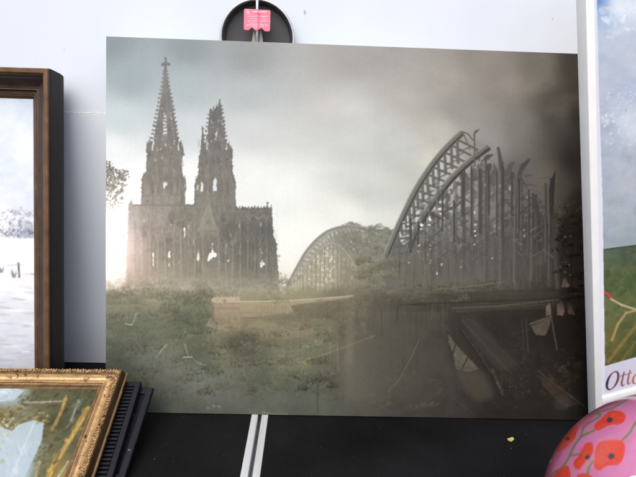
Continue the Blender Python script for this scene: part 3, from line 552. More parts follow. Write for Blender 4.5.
    for k in range(60):                                                       # creepers on the uprights
        x = R.uniform(396, 545); y = R.uniform(250, 280); b.line([(x,y),(x+R.uniform(-1,1),y+R.uniform(5,16))], R.uniform(.5,1.2), (96,98,82) if k % 2 else (62,62,55), R.uniform(.2,.45))
    for k in range(90):
        x = R.uniform(106, 348); y = R.uniform(318, 396)
        if 208 < x < 300 and y < 336: continue
        f_ = np.clip(1-(y-318)/240, .6, 1); lt_ = R.random(); bush(x, y, R.uniform(6,15), R.uniform(5,12), np.array([106,107,80.])*f_ if lt_ < .55 else np.array([80,82,63.])*f_, 40, .26, 1.3, 24)
    n5 = b.noise(16, 3, 10, seed=48)
    for k in range(3600):
        x, y = R.uniform(104,352), R.uniform(292,410); 
        if 208 < x < 352 and 296 < y < 326-8*(x > 300): continue
        v = n5[min(b.h-1,int((y-b.y0)*3)), min(b.w-1,int((x-b.x0)*3))]; lit = R.random() < .5+.5*v; f_ = np.clip(1-(y-300)/190, .55, 1)*(.92 if x < 215 else 1)
        b.dab(x, y, R.uniform(.8,2.6), R.uniform(.5,1.5), R.uniform(0,3.1), (np.array([132,129,104.]) if lit else np.array([74,75,61.]))*f_+R.normal(0,5), R.uniform(.1,.42)*(1-.45*(y > 372))*(1 if lit else .42), .8)
    for k in range(70):
        x = R.uniform(108,345); y = R.uniform(306,392); a_ = R.uniform(.9,2.2); L_ = R.uniform(5,14); b.line([(x,y),(x+L_*.4*math.cos(a_)+R.normal(0,1),y+L_*.5),(x+L_*math.cos(a_),y+L_)], R.uniform(.6,1.3), (126,124,100) if k % 2 else (66,66,54), R.uniform(.12,.34))
    # deck and pier
    D = np.array([58, 54, 47.])+(b.noise(20, 2, 1.2, seed=47)*7)[..., None]
    t = b.blur(1.0, _full(b, [(354,298),(400,296),(470,292),(556,289),(590,288),(590,308),(520,309),(440,312),(356,312)])); b.put((0, b.w, 0, b.h), t*np.clip((xx-352)/80, .12, 1)*.85, D)
    wash([(356,310),(454,310),(446,345),(450,372),(430,413),(352,413),(346,366)], 6, (70,67,59), .3); wash([(352,296),(440,294),(440,302),(352,304)], 3, (90,86,74), .3)
    wash([(352,304),(355,330),(352,362),(345,362),(347,330)], 1.6, (112,107,87), .45); wash([(340,326),(346,322),(345,360),(338,368)], 2, (68,65,57), .5)
    for x_, c_, al_ in ((350,(112,108,90),.34),(362,(98,95,80),.3),(374,(90,87,75),.26),(388,(84,82,71),.22),(404,(78,75,66),.2)): wash([(x_-5,305),(x_+5,304),(x_+4,396),(x_-7,402)], 3, c_, al_)
    for k in range(26): bush(R.uniform(343,372), R.uniform(300,345), R.uniform(3,6), R.uniform(4,8), (108,105,84), 20, .4, 1.0, 18)
    for k in range(50): x = R.uniform(356,450); y = R.uniform(296,312); b.line([(x,y),(x+R.uniform(-2,2),y+R.uniform(6,30))], R.uniform(.5,1.4), (88,87,71) if k % 2 else (52,50,43), R.uniform(.15,.4))
    for k in range(22): bush(R.uniform(356,470), R.uniform(296,303), R.uniform(3,7), R.uniform(2,5), (88,86,70), 20, .42, 1.0, 20)
    b.line([(436,289.4),(470,286.5),(504,282)], .9, (120,106,88), .55); b.line([(452,308.4),(500,306),(560,299.4)], 1.2, (98,91,79), .7); b.line([(456,311.4),(560,303)], .7, (84,78,68), .55); b.line([(360,300),(440,297)], .6, (92,87,75), .4); b.line([(452,314.4),(540,310.4)], .7, (34,32,29), .6); b.line([(400,305),(590,297)], 1.4, (38,35,31), .5)
    for k in range(18): x = 452+k*6; b.line([(x,308-k*.42),(x+.4,312-k*.35)], .6, (84,78,68), .45)
    for x in (366,378,392,404,416,428): b.line([(x,314+R.uniform(0,8)),(x+R.uniform(-1,1),392)], R.uniform(.7,2), (86,82,71) if x % 4 else (54,51,46), .22)
    for k in range(26): bush(R.uniform(358,440), R.uniform(374,412), R.uniform(5,10), R.uniform(4,8), (78,77,62), 22, .34, 1.2, 16)
    b.line([(298,362.5),(330,352.5),(375,335.5)], .9, (138,131,110), .45); b.line([(389,391),(400,378),(412,356),(419,340)], .9, (110,104,90), .55); b.line([(240,364),(268,361),(282,363)], .7, (120,114,94), .35); b.line([(337,334),(338.5,372)], .7, (120,114,98), .4)
    wash([(356,306),(398,304),(402,350),(380,412),(330,412),(340,350)], 10, (88,85,75), .25)
    # wreck on the right: hanging girders, pale openings, rubble
    wash([(448,312),(590,306),(590,416),(470,416),(452,360)], 5, (40,37,33), .42)
    for k in range(120):
        x, y = R.uniform(440,585), R.uniform(312,408); an = R.choice([.75,.9,-.5,1.5])+R.normal(0,.15); L_ = R.uniform(5,20); b.line([(x,y),(x+L_*math.cos(an),y+L_*math.sin(an))], R.uniform(.5,1.5), (76,71,60) if k % 2 else (25,23,20), R.uniform(.1,.34))
    wash([(460,316),(478,320),(518,366),(500,372),(476,346)], 2.4, (66,62,55), .5); b.line([(462,320),(480,340),(498,360),(512,374)], 1.8, (80,75,66), .3); b.line([(468,318),(520,368)], .8, (84,79,69), .2)
    b.poly([(448,331),(450.5,334),(456,344),(463,352),(472,361),(479,369),(470,372),(456,369),(453,353),(448.6,342)], np.array([96,91,78.])+(g2*14+f8*5)[..., None], .72); wash([(456,369),(482,370),(490,384),(494,398),(478,402),(462,388)], 2.2, (78,73,63), .55)
    b.line([(457,367.8),(478,368.8)], 1, (70,65,57), .8); b.line([(462,369),(470,352)], 1.1, (44,41,36), .95); b.line([(447,331),(456,343),(453,353)], 1.4, (46,43,38), .9); b.line([(460,330),(476,352),(490,374),(502,397)], 2.4, (40,37,33), .9); b.line([(461.5,329.5),(477.5,351.5),(491.5,373.5)], .6, (88,82,71), .6)
    for k in range(16): b.line([(491+k*.75,370+k*1.7),(493+k*.75,369.4+k*1.7)], .7, (134,126,104), R.uniform(.2,.85))
    for k in range(34): x, y = R.uniform(496,530), R.uniform(374,394); b.dab(x, y, R.uniform(.4,.9), R.uniform(.3,.7), 0, (118,113,90), R.uniform(.2,.6))
    b.poly([(531,326),(538,322),(551,317.6),(549,328),(546,335.4),(536,335)], np.array([98,90,75.])+(g2*18+f8*5)[..., None], .72); b.line([(529,324.4),(552,316)], 1.2, (104,96,82), .9); b.line([(551,316),(557,350)], 1.4, (82,74,64), .9); b.line([(526,320),(528,352)], 1.6, (66,60,53), .6); b.line([(522,320),(524,356)], 2, (58,53,46), .55); b.line([(531,327),(536,336),(547,336)], .7, (40,36,32), .8)
    for pts, c_ in (([(546,306),(550,303),(551.6,315),(546,316)], (124,110,92)), ([(557,305),(562,301),(565,306),(563.4,316),(557,315)], (134,110,98)), ([(567,303),(571,302),(575,315),(568,314)], (120,100,88))): b.poly(pts, np.array(c_, float)+(g2*16+f8*8)[..., None], .75)
    b.line([(564,300),(566,318)], 1.2, (48,40,35), .9); b.line([(555,300),(556,318)], .9, (42,35,30), .8); b.line([(572,300),(577,318)], .9, (48,40,34), .8)
    b.poly([(540,375),(546,378),(572,396),(580,404),(566,408),(552,396),(543,386)], np.array([78,58,48.])+(g2*16)[..., None], .5); b.line([(538,371),(560,388),(584,406)], 1.3, (80,72,61), .6); b.line([(539,373.4),(582,407)], .7, (30,26,23), .7); wash([(553,400),(562,394),(571,404),(566,410),(556,409)], 1.4, (66,67,65), .45)
    for k in range(16): bush(R.uniform(550,582), R.uniform(364,382), R.uniform(3,6), R.uniform(3,6), (70,64,42), 18, .45, .9, 30)
    for k in range(40): bush(R.uniform(500,585), R.uniform(346,412), R.uniform(3,7), R.uniform(3,6), (58,53,42), 16, .36, 1.0, 22)
    # dark tree on the right edge
    wash([(556,236),(562,218),(574,210),(600,204),(600,312),(560,306)], 3, (42,37,32), .8)
    for k in range(60): bush(R.uniform(555,594), R.uniform(216,300), R.uniform(3,7), R.uniform(3,8), (50,44,37), 22, .7, 1.0, 40)
    for k in range(16): bush(R.uniform(554,590), R.uniform(208,224), R.uniform(3,6), R.uniform(4,9), (82,70,56), 22, .6, .9, 40)
    for k in range(40): x, y = R.uniform(554,576), R.uniform(203,222); b.dab(x, y, .8, .6, R.uniform(0,3), (62,52,44), .7)
    for k in range(26): x, y = R.uniform(555,576), R.uniform(230,286); b.dab(x, y, R.uniform(.5,1), R.uniform(.4,.8), R.uniform(0,3), (118,99,80), R.uniform(.3,.75))
    for (x, y, r) in ((565,237,1.5),(570.6,236,1.2),(561,267,1.4),(565,272,1.3),(569,265,1.2),(566,262,1),(570.5,275,1.2),(562,262,1)): b.dab(x,y,r,r*.8,.3,(146,124,100),.75)
    b.poly([(561.5,287),(563.6,279),(565.4,277),(567,282),(569.6,286),(568,287.4)], (140,116,101), .75); b.line([(562,258),(560,290)], 1, (48,39,33), .8); b.line([(571,252),(572,292)], 1.2, (40,33,28), .8); b.line([(565.4,277),(564.6,287)], .7, (70,56,47), .8)
    b.line([(545,222),(585,219)], .5, (70,60,50), .7); b.line([(553,229),(585,224)], .5, (70,60,50), .6)
    # small dark tree near the bottom and pale wreckage on the left
    for x, y, w_, h_ in ((308,384,10,10),(322,382,11,12),(332,388,7,8),(302,390,6,6)): bush(x, y, w_, h_, (66,65,55), 60, .4, 1.3, 18)
    b.line([(318,384),(317.4,402),(318,413)], 1.6, (60,59,52), .6); b.line([(317.6,396),(311,388)], .7, (60,59,52), .5); b.line([(317.8,394),(326,386)], .7, (60,59,52), .5)
    P_ = (166,166,150)
    b.line([(138.4,312.8),(136,314),(133.6,321),(131.6,325)], .9, P_, .6); b.line([(125.4,323.6),(131,325)], 1.3, P_, .7); b.line([(126,302),(127,322)], .5, (140,138,120), .4); b.line([(160,352.4),(164,347.4),(167,344.8)], 1.3, P_, .55); b.line([(156,358),(160,352)], .7, P_, .4); b.line([(154,362),(155,368)], .6, P_, .3); b.line([(184.8,344),(186.4,351),(188.4,356.6)], .8, P_, .55); b.line([(183.6,357.2),(192,357.4)], 1.3, (176,176,160), .65); b.line([(192,358),(198,363),(206,365)], .7, P_, .5); b.line([(203,365),(203.6,374)], .7, P_, .25)
    b.line([(148,316),(153,318)], .6, P_, .35); b.line([(150,348),(160,347)], .7, (150,148,132), .4); b.dab(137,293,2.6,1.2,.3,(160,154,124),.5); b.dab(155,300,3,1.6,.3,(160,152,124),.5)
    for (x, y) in ((214,406),(219,406.6),(208,408)): b.dab(x,y,2,.9,.5,(150,150,142),.45)
    b.line([(262,412),(276,414.6),(288,414.6)], .8, (150,148,140), .5)
    b.warp(.4, 2.2, 81, np.clip((yy-292)/8, 0, 1))
    # trailing mist and shafts of light
    wash([(104,276),(300,284),(355,290),(350,300),(230,298),(104,300)], 10, (158,150,128), .20)
    wash([(280,270),(360,262),(372,300),(290,312)], 9, (146,138,116), .22)
    for x0, x1 in ((128,176),(160,226),(214,292),(262,352)): wash([(x0-6,250),(x0+8,250),(x1+16,372),(x1-6,376)], 6, (170,160,138), .10)
    gl = np.exp(-(((xx-110)/19)**2+((yy-240)/38)**2)*1.0); b.put((0, b.w, 0, b.h), np.clip(gl*1.1, 0, 1)*np.clip((286-yy)/20, 0, 1)*.95, np.array([268, 264, 258.]))
    gl = np.exp(-(((xx-126)/17)**2+((yy-258)/24)**2)); b.put((0, b.w, 0, b.h), gl*.48, np.array([236, 202, 192.]))
    gl = np.exp(-(((xx-140)/50)**2+((yy-272)/26)**2)); b.put((0, b.w, 0, b.h), gl*.14, np.array([200, 184, 160.]))
    b.img = b.img + (b.noise(.9, 1, 60, seed=51)*.8 + b.noise(2, 2, seed=52)*1.5)[..., None]
    b.blur(.27)
    return b

def _smooth(P, n=6):
    P = np.array(P, float); P = np.vstack([2*P[0]-P[1], P, 2*P[-1]-P[-2]]); out = []
    for k in range(1, len(P)-2):
        p0, p1, p2, p3 = P[k-1:k+3]
        for t in np.linspace(0, 1, n, endpoint=False): out.append(.5*(2*p1+(p2-p0)*t+(2*p0-5*p1+4*p2-p3)*t*t+(3*p1-p0-3*p2+p3)*t**3))
    return np.array(out+[P[-2]])
def _ribbon(b, P, o0, o1, col, al=1.0):
    T = np.gradient(P, axis=0); T /= np.linalg.norm(T, axis=1)[:, None]; N = np.stack([-T[:, 1], T[:, 0]], -1)
    b.poly(np.vstack([P+N*o0, (P+N*o1)[::-1]]), col, al)
def _full(b, pts):
    z = np.zeros((b.h, b.w)); r = b.mask(pts)
    if r is not None:
        (a, c, d, e), mk = r; z[d:e, a:c] = mk
    return z

# ------------------------------------------------------------------ snow painting
def art_snow():
    b = Board(-190, 90, 40, 420, 2, 3); R = b.rng
    b.img = b.field([(36,100,206,220,238),(0,110,214,226,240),(-100,110,205,218,236),(36,150,222,230,242),(0,170,206,218,238),(36,200,206,216,236),(0,240,238,240,246),(36,250,242,244,248),(0,280,226,230,240),(36,285,222,226,238),(0,310,206,212,224),(36,320,200,206,218),(0,345,192,200,212),(36,365,184,190,204),(-150,300,190,198,212),(-150,240,236,240,246),(0,400,150,160,180)])
    b.img += (b.noise(10, 4, 7)*9)[..., None]*np.array([1, .9, .5])
    for k in range(60):
        x = R.uniform(-190,38); w_ = R.uniform(4,9); h_ = R.uniform(12,30); cc = np.array([150,160,182.])+R.normal(0,8)
        for q in range(60): an = R.uniform(0,3.14); rr = R.random()**.6; b.dab(x+w_*rr*math.cos(an), 238-h_*rr*math.sin(an), R.uniform(.5,1.4), R.uniform(.4,1), R.uniform(0,3), cc+R.normal(0,14)-16*(1-rr), .4)
    if 0: b.poly([(-190,212),(-150,207),(-110,212),(-60,205),(-30,210),(0,209),(8,204),(20,207),(36,210),(40,238),(-190,240)], (148,156,174), .5, .8+.5*b.noise(5,3))
    b.dabs(1300, [(-190,214),(-60,206),(0,211),(20,207),(36,209),(36,236),(-190,238)], 1.3, [(126,132,150),(146,152,168),(108,112,130),(170,174,188),(136,140,150)], .5)
    b.dabs(200, [(-190,228),(0,228),(36,230),(36,237),(-190,238)], 1.3, [(78,82,104),(100,104,124)], .6)
    b.dabs(70, [(-190,232),(36,234),(36,242),(-190,242)], 1.6, [(238,240,246)], .7, asp=.4, ang=0)
    for x, y, h in ((19,277,14),(-40,270,12),(-90,275,14)): b.line([(x+.4,y),(x-.6,y-h)], 1.5, (52,50,58), .95)
    for x, y in ((1,272),(14,277),(-22,280),(-60,276)):
        for k in range(9): a = -1.57+R.uniform(-.8,.8); b.line([(x,y),(x+5*math.cos(a),y+7*math.sin(a)*R.uniform(.5,1.3))], .5, (88,84,80), .8)
        b.dab(x,y,3,1,0,(120,120,120),.5)
    for k in range(260):
        y = R.uniform(246, 372); x = R.uniform(-190, 36); f = (y-246)/126
        b.dab(x, y, R.uniform(4,16), R.uniform(.5,1.6), R.normal(0,.06), (240,242,248) if R.random() < .62-.3*f else ((150,164,190) if R.random() < .7 else (150,140,128)), R.uniform(.12,.5))
    b.blur(.45); b.img *= np.array([1, .985, .955]); return b

# ------------------------------------------------------------------ gilt-framed painting: dark trees, ochre banks and pale water
def art_gilt():
    b = Board(-260, 380, 110, 760, 2, 5); R = b.rng
    b.img = b.field([(0,392,176,192,198),(18,392,150,162,156),(40,395,84,84,58),(90,393,72,76,48),(60,420,70,70,42),(0,420,110,100,56),(0,450,196,208,208),(20,470,178,196,204),(45,477,90,88,56),(60,477,150,124,60),(80,440,84,84,54),(-100,420,90,88,52),(-100,500,170,186,194),(20,560,96,92,54),(-60,640,80,76,46)])
    b.img += (b.noise(9, 4, 6)*14)[..., None]*np.array([1, 1, .8])
    b.dabs(420, [(24,390),(98,390),(80,430),(40,470),(26,440),(10,424),(0,420),(14,404)], 2.6, [(70,70,40),(86,84,48),(58,60,38),(104,96,54)], .6, ang=-.6, asp=.4)
    b.dabs(90, [(-20,408),(34,404),(50,424),(22,432),(-10,430)], 2.6, [(128,110,58),(104,94,52),(156,134,80)], .6, ang=-.3, asp=.4)
    b.poly([(-40,386),(16,388),(24,391),(14,400),(0,402),(-40,404)], (188,204,210), .85); b.dabs(26, [(-20,388),(22,390),(12,401),(-10,404)], 3, [(206,216,220),(168,184,190)], .5, ang=.1, asp=.4)
    wat = [(-60,428),(-8,424),(12,431),(20,424),(34,420),(44,423),(42,440),(36,454),(26,474),(10,520),(-80,520)]
    b.poly(wat, (180,198,206), .92)
    b.dabs(120, wat, 5, [(196,210,216),(164,184,194),(206,216,220),(150,172,184)], .35, ang=1.2, asp=.3)
    b.line([(34,424),(24,446),(12,476)], 2.2, (208,218,222), .5); b.dabs(50, [(-10,420),(14,416),(20,428),(12,436),(-10,432)], 1.6, [(216,214,200),(190,186,160)], .7); b.dabs(40, [(-6,430),(10,432),(6,470),(-8,470)], 2, [(206,204,190),(170,168,140)], .5)
    for p, wd, c in (([(66,399),(60,414),(52,429)], 3.4, (190,152,80)), ([(66,396),(62,408)], 2.2, (206,170,98)), ([(24,402.5),(44,402),(62,401)], 1.7, (214,208,190)), ([(28,404.5),(60,403.6)], 1.0, (120,84,60)), ([(88,408),(74,432),(56,462),(48,476)], 6.0, (196,160,80)), ([(84,418),(70,440),(60,458)], 3.0, (214,178,96)), ([(80,428),(66,450),(54,470)], 1.4, (128,104,50)), ([(79,400),(74,412),(71,420)], 2.0, (160,176,172)), ([(83,398),(78,408)], 1.2, (120,138,138)), ([(74,418),(66,428)], 1.5, (136,150,146)), ([(68,462),(58,477),(50,492)], 2.2, (188,204,206)), ([(60,452),(54,464)], 1.3, (70,70,44)), ([(40,462),(36,474),(34,490)], 3.4, (170,160,126))):
        b.line(p, wd*.8, c, .6, 1.4)
        for k in range(34):
            i = R.integers(len(p)-1); t = R.random(); x = p[i][0]+(p[i+1][0]-p[i][0])*t; y = p[i][1]+(p[i+1][1]-p[i][1])*t
            b.dab(x+R.normal(0,wd*.32), y+R.normal(0,1), wd*R.uniform(.3,.7), wd*R.uniform(.1,.25), -1.1+R.normal(0,.25), np.array(c)*R.uniform(.6,1.15), R.uniform(.3,.8))
    b.dabs(40, [(34,412),(48,410),(48,424),(36,424)], 1.4, [(176,150,92),(146,124,72)], .6); b.dabs(24, [(50,426),(56,424),(58,440),(48,446)], 1.4, [(120,104,56)], .5)
    b.blur(.4); return b

# ------------------------------------------------------------------ poster in the white frame: sky over green fields, one word below
def art_poster():
    b = Board(588, -70, 1010, 440, 3, 9); R = b.rng
    b.img = b.field([(596,3,70,112,176),(600,10,150,176,214),(620,5,214,222,234),(640,5,206,216,230),(600,40,168,180,202),(630,50,178,186,206),(600,80,164,174,196),(630,90,160,172,198),(602,130,156,168,190),(630,120,190,200,216),(602,170,160,170,186),(630,180,164,172,186),(604,220,150,160,172),(630,225,148,158,172),(604,244,136,150,158),(630,244,132,146,156),(700,40,150,170,205),(700,200,150,162,180),(800,100,160,176,205),(900,200,150,160,180),(620,-40,120,150,200),(800,-40,110,145,200)])
    b.img += (b.noise(16, 4, 10)*12)[..., None]+np.array([20, 19, 12.])
    b.dabs(150, [(598,92),(640,80),(640,150),(600,150)], 1.8, [(206,214,228),(224,230,238),(176,188,208)], .45, ang=-.6, asp=.45)
    b.dabs(24, [(600,118),(614,110),(614,122),(602,128)], 1.4, [(228,232,238)], .8); b.dabs(26, [(614,96),(640,86),(640,104),(616,110)], 1.4, [(226,232,240)], .7, ang=-.6, asp=.4)
    b.dabs(90, [(598,150),(640,140),(640,235),(600,240)], 6, [(158,170,188),(180,188,200),(154,166,184)], .2); b.dabs(30, [(600,8),(640,0),(640,30),(606,40)], 4, [(226,232,240)], .5)
    gr = [(590,252),(612,248),(636,245),(720,225),(1010,180),(1010,390),(590,390)]
    g = b.field([(604,252,74,88,74),(634,250,66,80,66),(604,280,70,84,54),(634,280,64,82,48),(606,310,92,100,62),(634,310,84,92,52),(606,340,96,92,48),(634,340,80,84,42),(606,364,84,74,40),(634,356,70,76,36),(800,300,76,88,50)])+(b.noise(6, 4, 5)*12)[..., None]+np.array([10, 9, 6.])
    b.poly(gr, g, .97); b.dabs(200, [(600,256),(640,250),(640,362),(602,366)], 3, [(70,86,46),(96,104,58),(118,108,60),(56,72,38)], .4, ang=-.5, asp=.4)
    b.line([(590,252),(612,248.5),(640,245),(720,228)], 1.4, (52,66,58), .7)
    b.line([(602,291),(608,294),(613,300)], 2.4, (206,60,66), .9); b.line([(611,299),(622,305),(640,311)], 2.2, (196,180,150), .85); b.line([(640,309),(626,313),(618,324),(612,340)], 2.6, (176,152,104), .8); b.line([(636,326),(620,346),(608,362)], 3.2, (150,126,74), .6); b.line([(640,336),(622,360)], 2, (136,112,64), .6)
    # paper below and at the left of the picture
    lav = np.array([214, 212, 226.])
    b.poly([(588,367.5),(605,366),(636,357),(1010,249),(1010,440),(588,440)], lav+0, 1); b.poly([(588,-70),(595.5,-70),(598.6,80),(602.6,200),(605,366),(604,440),(588,440)], (226,228,238), 1)
    b.poly([(1010,250),(1010,240),(960,260)], lav, 1)
    # the word
    def colr(x): 
        t = np.clip((x-606)/30, 0, 1); return np.array([58, 40, 72])*(1-t)+np.array([196, 122, 96])*t
    def stroke(pts, wds):
        for k in range(len(pts)-1):
            b.line([pts[k], pts[k+1]], (wds[k]+wds[k+1])/2, colr((pts[k][0]+pts[k+1][0])/2), .95, .3)
    def italic_o(cx, cy, rx, ry, th, sh):
        N = 40; pts = []; ws = []
        for k in range(N+1):
            a = 2*math.pi*k/N; x = rx*math.cos(a); y = ry*math.sin(a); pts.append((cx+x-sh*y, cy+y-.26*x)); ws.append(.7+th*abs(math.cos(a+.25))**1.4)
        stroke(pts, ws)
    italic_o(612.6, 380.6, 5.3, 8.9, 1.7, .26)
    for x, y in ((622.2, 378.5), (628.2, 376.8)):
        stroke([(x+1.9,y-6.2),(x+.6,y-1),(x-.6,y+4.4),(x-.4,y+7),(x+.8,y+7.2),(x+2.2,y+5.8)], [1.2,1.7,1.9,1.6,1.0,.7]); stroke([(x-1.6,y-2.2),(x+1,y-3.4),(x+3.6,y-4)], [.7,1.0,.8])
    italic_o(636.6, 378.2, 3.5, 5.3, 1.4, .26)
    b.blur(.22); return b
# ------------------------------------------------------------------ materials
M_white = mat('white_lacquer', (0.64, 0.69, 0.75), 0.35, var=0.045, scale=4, stretch=(1, 1, .45), bump=0.05, bscale=40, spots=(75, 0.755, (0.42, 0.41, 0.40)))
M_seam = mat('seam_sealant', (0.55, 0.55, 0.55), 0.7, var=0.3, scale=90)
M_blackgap = mat('black_rubber', (0.015, 0.015, 0.017), 0.7)
M_dish = mat('dark_grey_plastic', (0.050, 0.046, 0.048), 0.55, var=0.15, scale=25, bump=0.1)
M_steel = mat('brushed_steel', (0.62, 0.62, 0.62), 0.3, metal=1.0, var=0.08, scale=120)
M_tan = mat('tan_plastic', (0.30, 0.27, 0.23), 0.5)
M_table = mat('black_board', (0.004, 0.004, 0.0045), 0.5, var=0.6, scale=5, bump=0.25, bscale=500, spec=0.12, spots=(330, 0.72, (0.05, 0.05, 0.048)))
M_alu = mat('aluminium_edging', (0.50, 0.52, 0.53), 0.5, metal=0.35, var=0.10, scale=60, stretch=(1, .06, 1), bump=0.1, bscale=300)
M_wrap = mat('canvas_wrap', (0.34, 0.34, 0.33), 0.7, var=0.1, scale=80, bump=0.2, bscale=1200)
M_pine = mat('bare_pine', (0.45, 0.33, 0.2), 0.7, var=0.2, scale=20, stretch=(1, 1, 8))
M_walnut = mat('dark_walnut_side', (0.017, 0.011, 0.009), 0.5, var=0.35, scale=40, spec=.2, stretch=(1, 1, .12), bump=0.15, bscale=150)
M_bronze = mat('worn_bronze_gilding', (0.10, 0.047, 0.016), 0.45, metal=0.3, var=0.35, scale=45, bump=0.25, bscale=260)
M_cove = mat('brown_stained_cove', (0.032, 0.017, 0.011), 0.5, var=0.35, scale=40, bump=0.15, bscale=200)
M_groove = mat('black_groove', (0.012, 0.010, 0.009), 0.5)
M_gold = mat('bright_gold_leaf', (0.31, 0.195, 0.085), 0.42, metal=0.45, var=0.34, scale=60, bump=0.4, bscale=220, spots=(85, 0.60, (0.10, 0.055, 0.022)))
M_golddark = mat('antique_gold', (0.15, 0.085, 0.033), 0.45, metal=0.45, var=0.4, scale=80, bump=0.3, bscale=300)
M_goldbrown = mat('brown_gilt_side', (0.055, 0.027, 0.010), 0.5, metal=0.25, var=0.35, scale=50, stretch=(1, 1, .3))
M_black = mat('blue_black_lacquer', (0.005, 0.0054, 0.0085), 0.5, var=0.25, spec=.14, scale=50, bump=0.1, bscale=300, spots=(120, 0.74, (0.12, 0.12, 0.13)))
M_black2 = mat('scuffed_black_lacquer', (0.005, 0.0054, 0.0085), 0.48, var=0.3, spec=.14, scale=60, bump=0.1, spots=(70, 0.70, (0.10, 0.10, 0.11)))
M_frame = mat('white_painted_wood', (0.72, 0.725, 0.71), 0.42, var=0.03, scale=30, bump=0.06, bscale=120, spots=(150, 0.76, (0.35, 0.33, 0.3)))
M_trim = mat('white_foam', (0.8, 0.8, 0.78), 0.6, var=0.04)
M_dust = mat('dust', (0.05, 0.049, 0.046), 0.8)
M_leaf = mat('dry_yellow_leaf', (0.34, 0.29, 0.07), 0.6, var=0.25, scale=200)
M_print = picture_mat('canvas_print_surface', 0.6, 0.07, bump=0.2)
M_oil = picture_mat('oil_paint', 0.45, 0.15, bump=0.35, weave=500)
M_post = picture_mat('poster_paper', 0.4, 0.3, coat=0.3, bump=0.03)
M_shell = picture_mat('glossy_pink_shell', 0.22, 0.5, coat=1.0, bump=0.0)
M_tag = picture_mat('pink_card', 0.4, 0.4, coat=0.2, bump=0.02)

def at_y(x, y, Y): d = ray(x, y); return CAM + d*(Y-CAM[1])/d[1]
def at_z(x, y, Z): d = ray(x, y); return CAM + d*(Z-CAM[2])/d[2]
def on_plane(px, O, n): d = ray(*px); return CAM + d*(((np.asarray(O)-CAM) @ n)/(d @ n))
I4 = Matrix.Identity(4)

# ------------------------------------------------------------------ white metal wall with round latch
WY = 0.19
zs = float(at_y(85, 113, WY)[2])
wall = thing('metal_wall', Matrix.Translation((0.3, WY, 0)), 'white painted metal wall with a horizontal seam and a round dark latch', 'wall'); wall['kind'] = 'thing'
bm = bmesh.new(); box(bm, (-2.2, 0.002, zs+.0004), (2.6, 0.03, 1.9), bev=0.0006); link('upper_panel', finish(bm, 'upper_panel'), M_white, wall)
bm = bmesh.new(); box(bm, (-2.2, 0.000, -0.45), (2.6, 0.03, zs), bev=0.0016); link('lower_panel', finish(bm, 'lower_panel'), M_white, wall)
bm = bmesh.new(); rng = np.random.default_rng(4); lo_, hi_ = [], []
for k in range(701):                                                       # ragged old sealant along the lip
    x = -0.9+k*.002; hgt = .0005+(rng.random()**6)*.0055+max(0, rng.normal(0, .0004))
    lo_.append(bm.verts.new((x, -.0002, zs+.0001))); hi_.append(bm.verts.new((x, .0012, zs+hgt)))
for k in range(700): bm.faces.new((lo_[k], lo_[k+1], hi_[k+1], hi_[k]))
link('sealant', finish(bm, 'sealant'), M_seam, wall)
LC = at_y(257.5, 39.5, 0.170); LR = 0.0692; lx, lz = LC[0]-0.3, LC[2]; fy = 0.168-WY
bm = bmesh.new()
n = 96; ro = [bm.verts.new((lx+LR*math.cos(2*math.pi*k/n), 0.002, lz+LR*math.sin(2*math.pi*k/n))) for k in range(n)]
r1 = [bm.verts.new((lx+LR*math.cos(2*math.pi*k/n), fy+.001, lz+LR*math.sin(2*math.pi*k/n))) for k in range(n)]
r2 = [bm.verts.new((lx+(LR-.004)*math.cos(2*math.pi*k/n), fy+.002, lz+(LR-.004)*math.sin(2*math.pi*k/n))) for k in range(n)]
r3 = [bm.verts.new((lx+(LR-.009)*math.cos(2*math.pi*k/n), fy+.013, lz+(LR-.009)*math.sin(2*math.pi*k/n))) for k in range(n)]
for A, B in ((ro, r1), (r1, r2), (r2, r3)):
    for k in range(n): bm.faces.new((A[k], A[(k+1) % n], B[(k+1) % n], B[k]))
bm.faces.new(r3)
dish = link('latch_dish', finish(bm, 'latch_dish'), M_dish, wall)
bm = bmesh.new(); tube(bm, [(lx+(LR-.001)*math.cos(2*math.pi*k/96), fy-.0005, lz+(LR-.001)*math.sin(2*math.pi*k/96)) for k in range(96)], 0.0027, 10, closed=True)
link('rim', finish(bm, 'rim', True), M_steel, dish)
xr = float(at_y(256.8, 20, 0.155)[0])-0.3
bm = bmesh.new(); tube(bm, [(xr, fy-.004, lz+LR+.001), (xr, fy-.006, lz+.05), (xr, fy-.006, lz-.01), (xr, fy+.004, lz-.055)], 0.0030, 12); link('handle_rod', finish(bm, 'handle_rod', True), M_steel, dish)
bm = bmesh.new()
for s in (-1, 1):
    vs_ = [bm.verts.new(p) for p in ((xr+s*.0036, fy-.003, lz+.030), (xr+s*.0055, fy-.003, lz+.030), (xr+s*.0125, fy-.003, lz-.02), (xr+s*.0036, fy-.003, lz-.02))]
    v2 = [bm.verts.new(v.co+Vector((0, .012, 0))) for v in vs_]; bm.faces.new(vs_); bm.faces.new(v2)
    for k in range(4): bm.faces.new((vs_[k], vs_[(k+1) % 4], v2[(k+1) % 4], v2[k]))
link('handle_socket', finish(bm, 'handle_socket'), M_tan, dish)
xs_ = float(at_y(262, 0, WY)[0])-0.3
bm = bmesh.new(); tube(bm, [(xs_, -.005, lz+LR-.002), (xs_, -.005, lz+.4), (xs_, -.005, lz+.9)], 0.0042, 12); link('black_rod', finish(bm, 'black_rod', True), M_blackgap, wall)

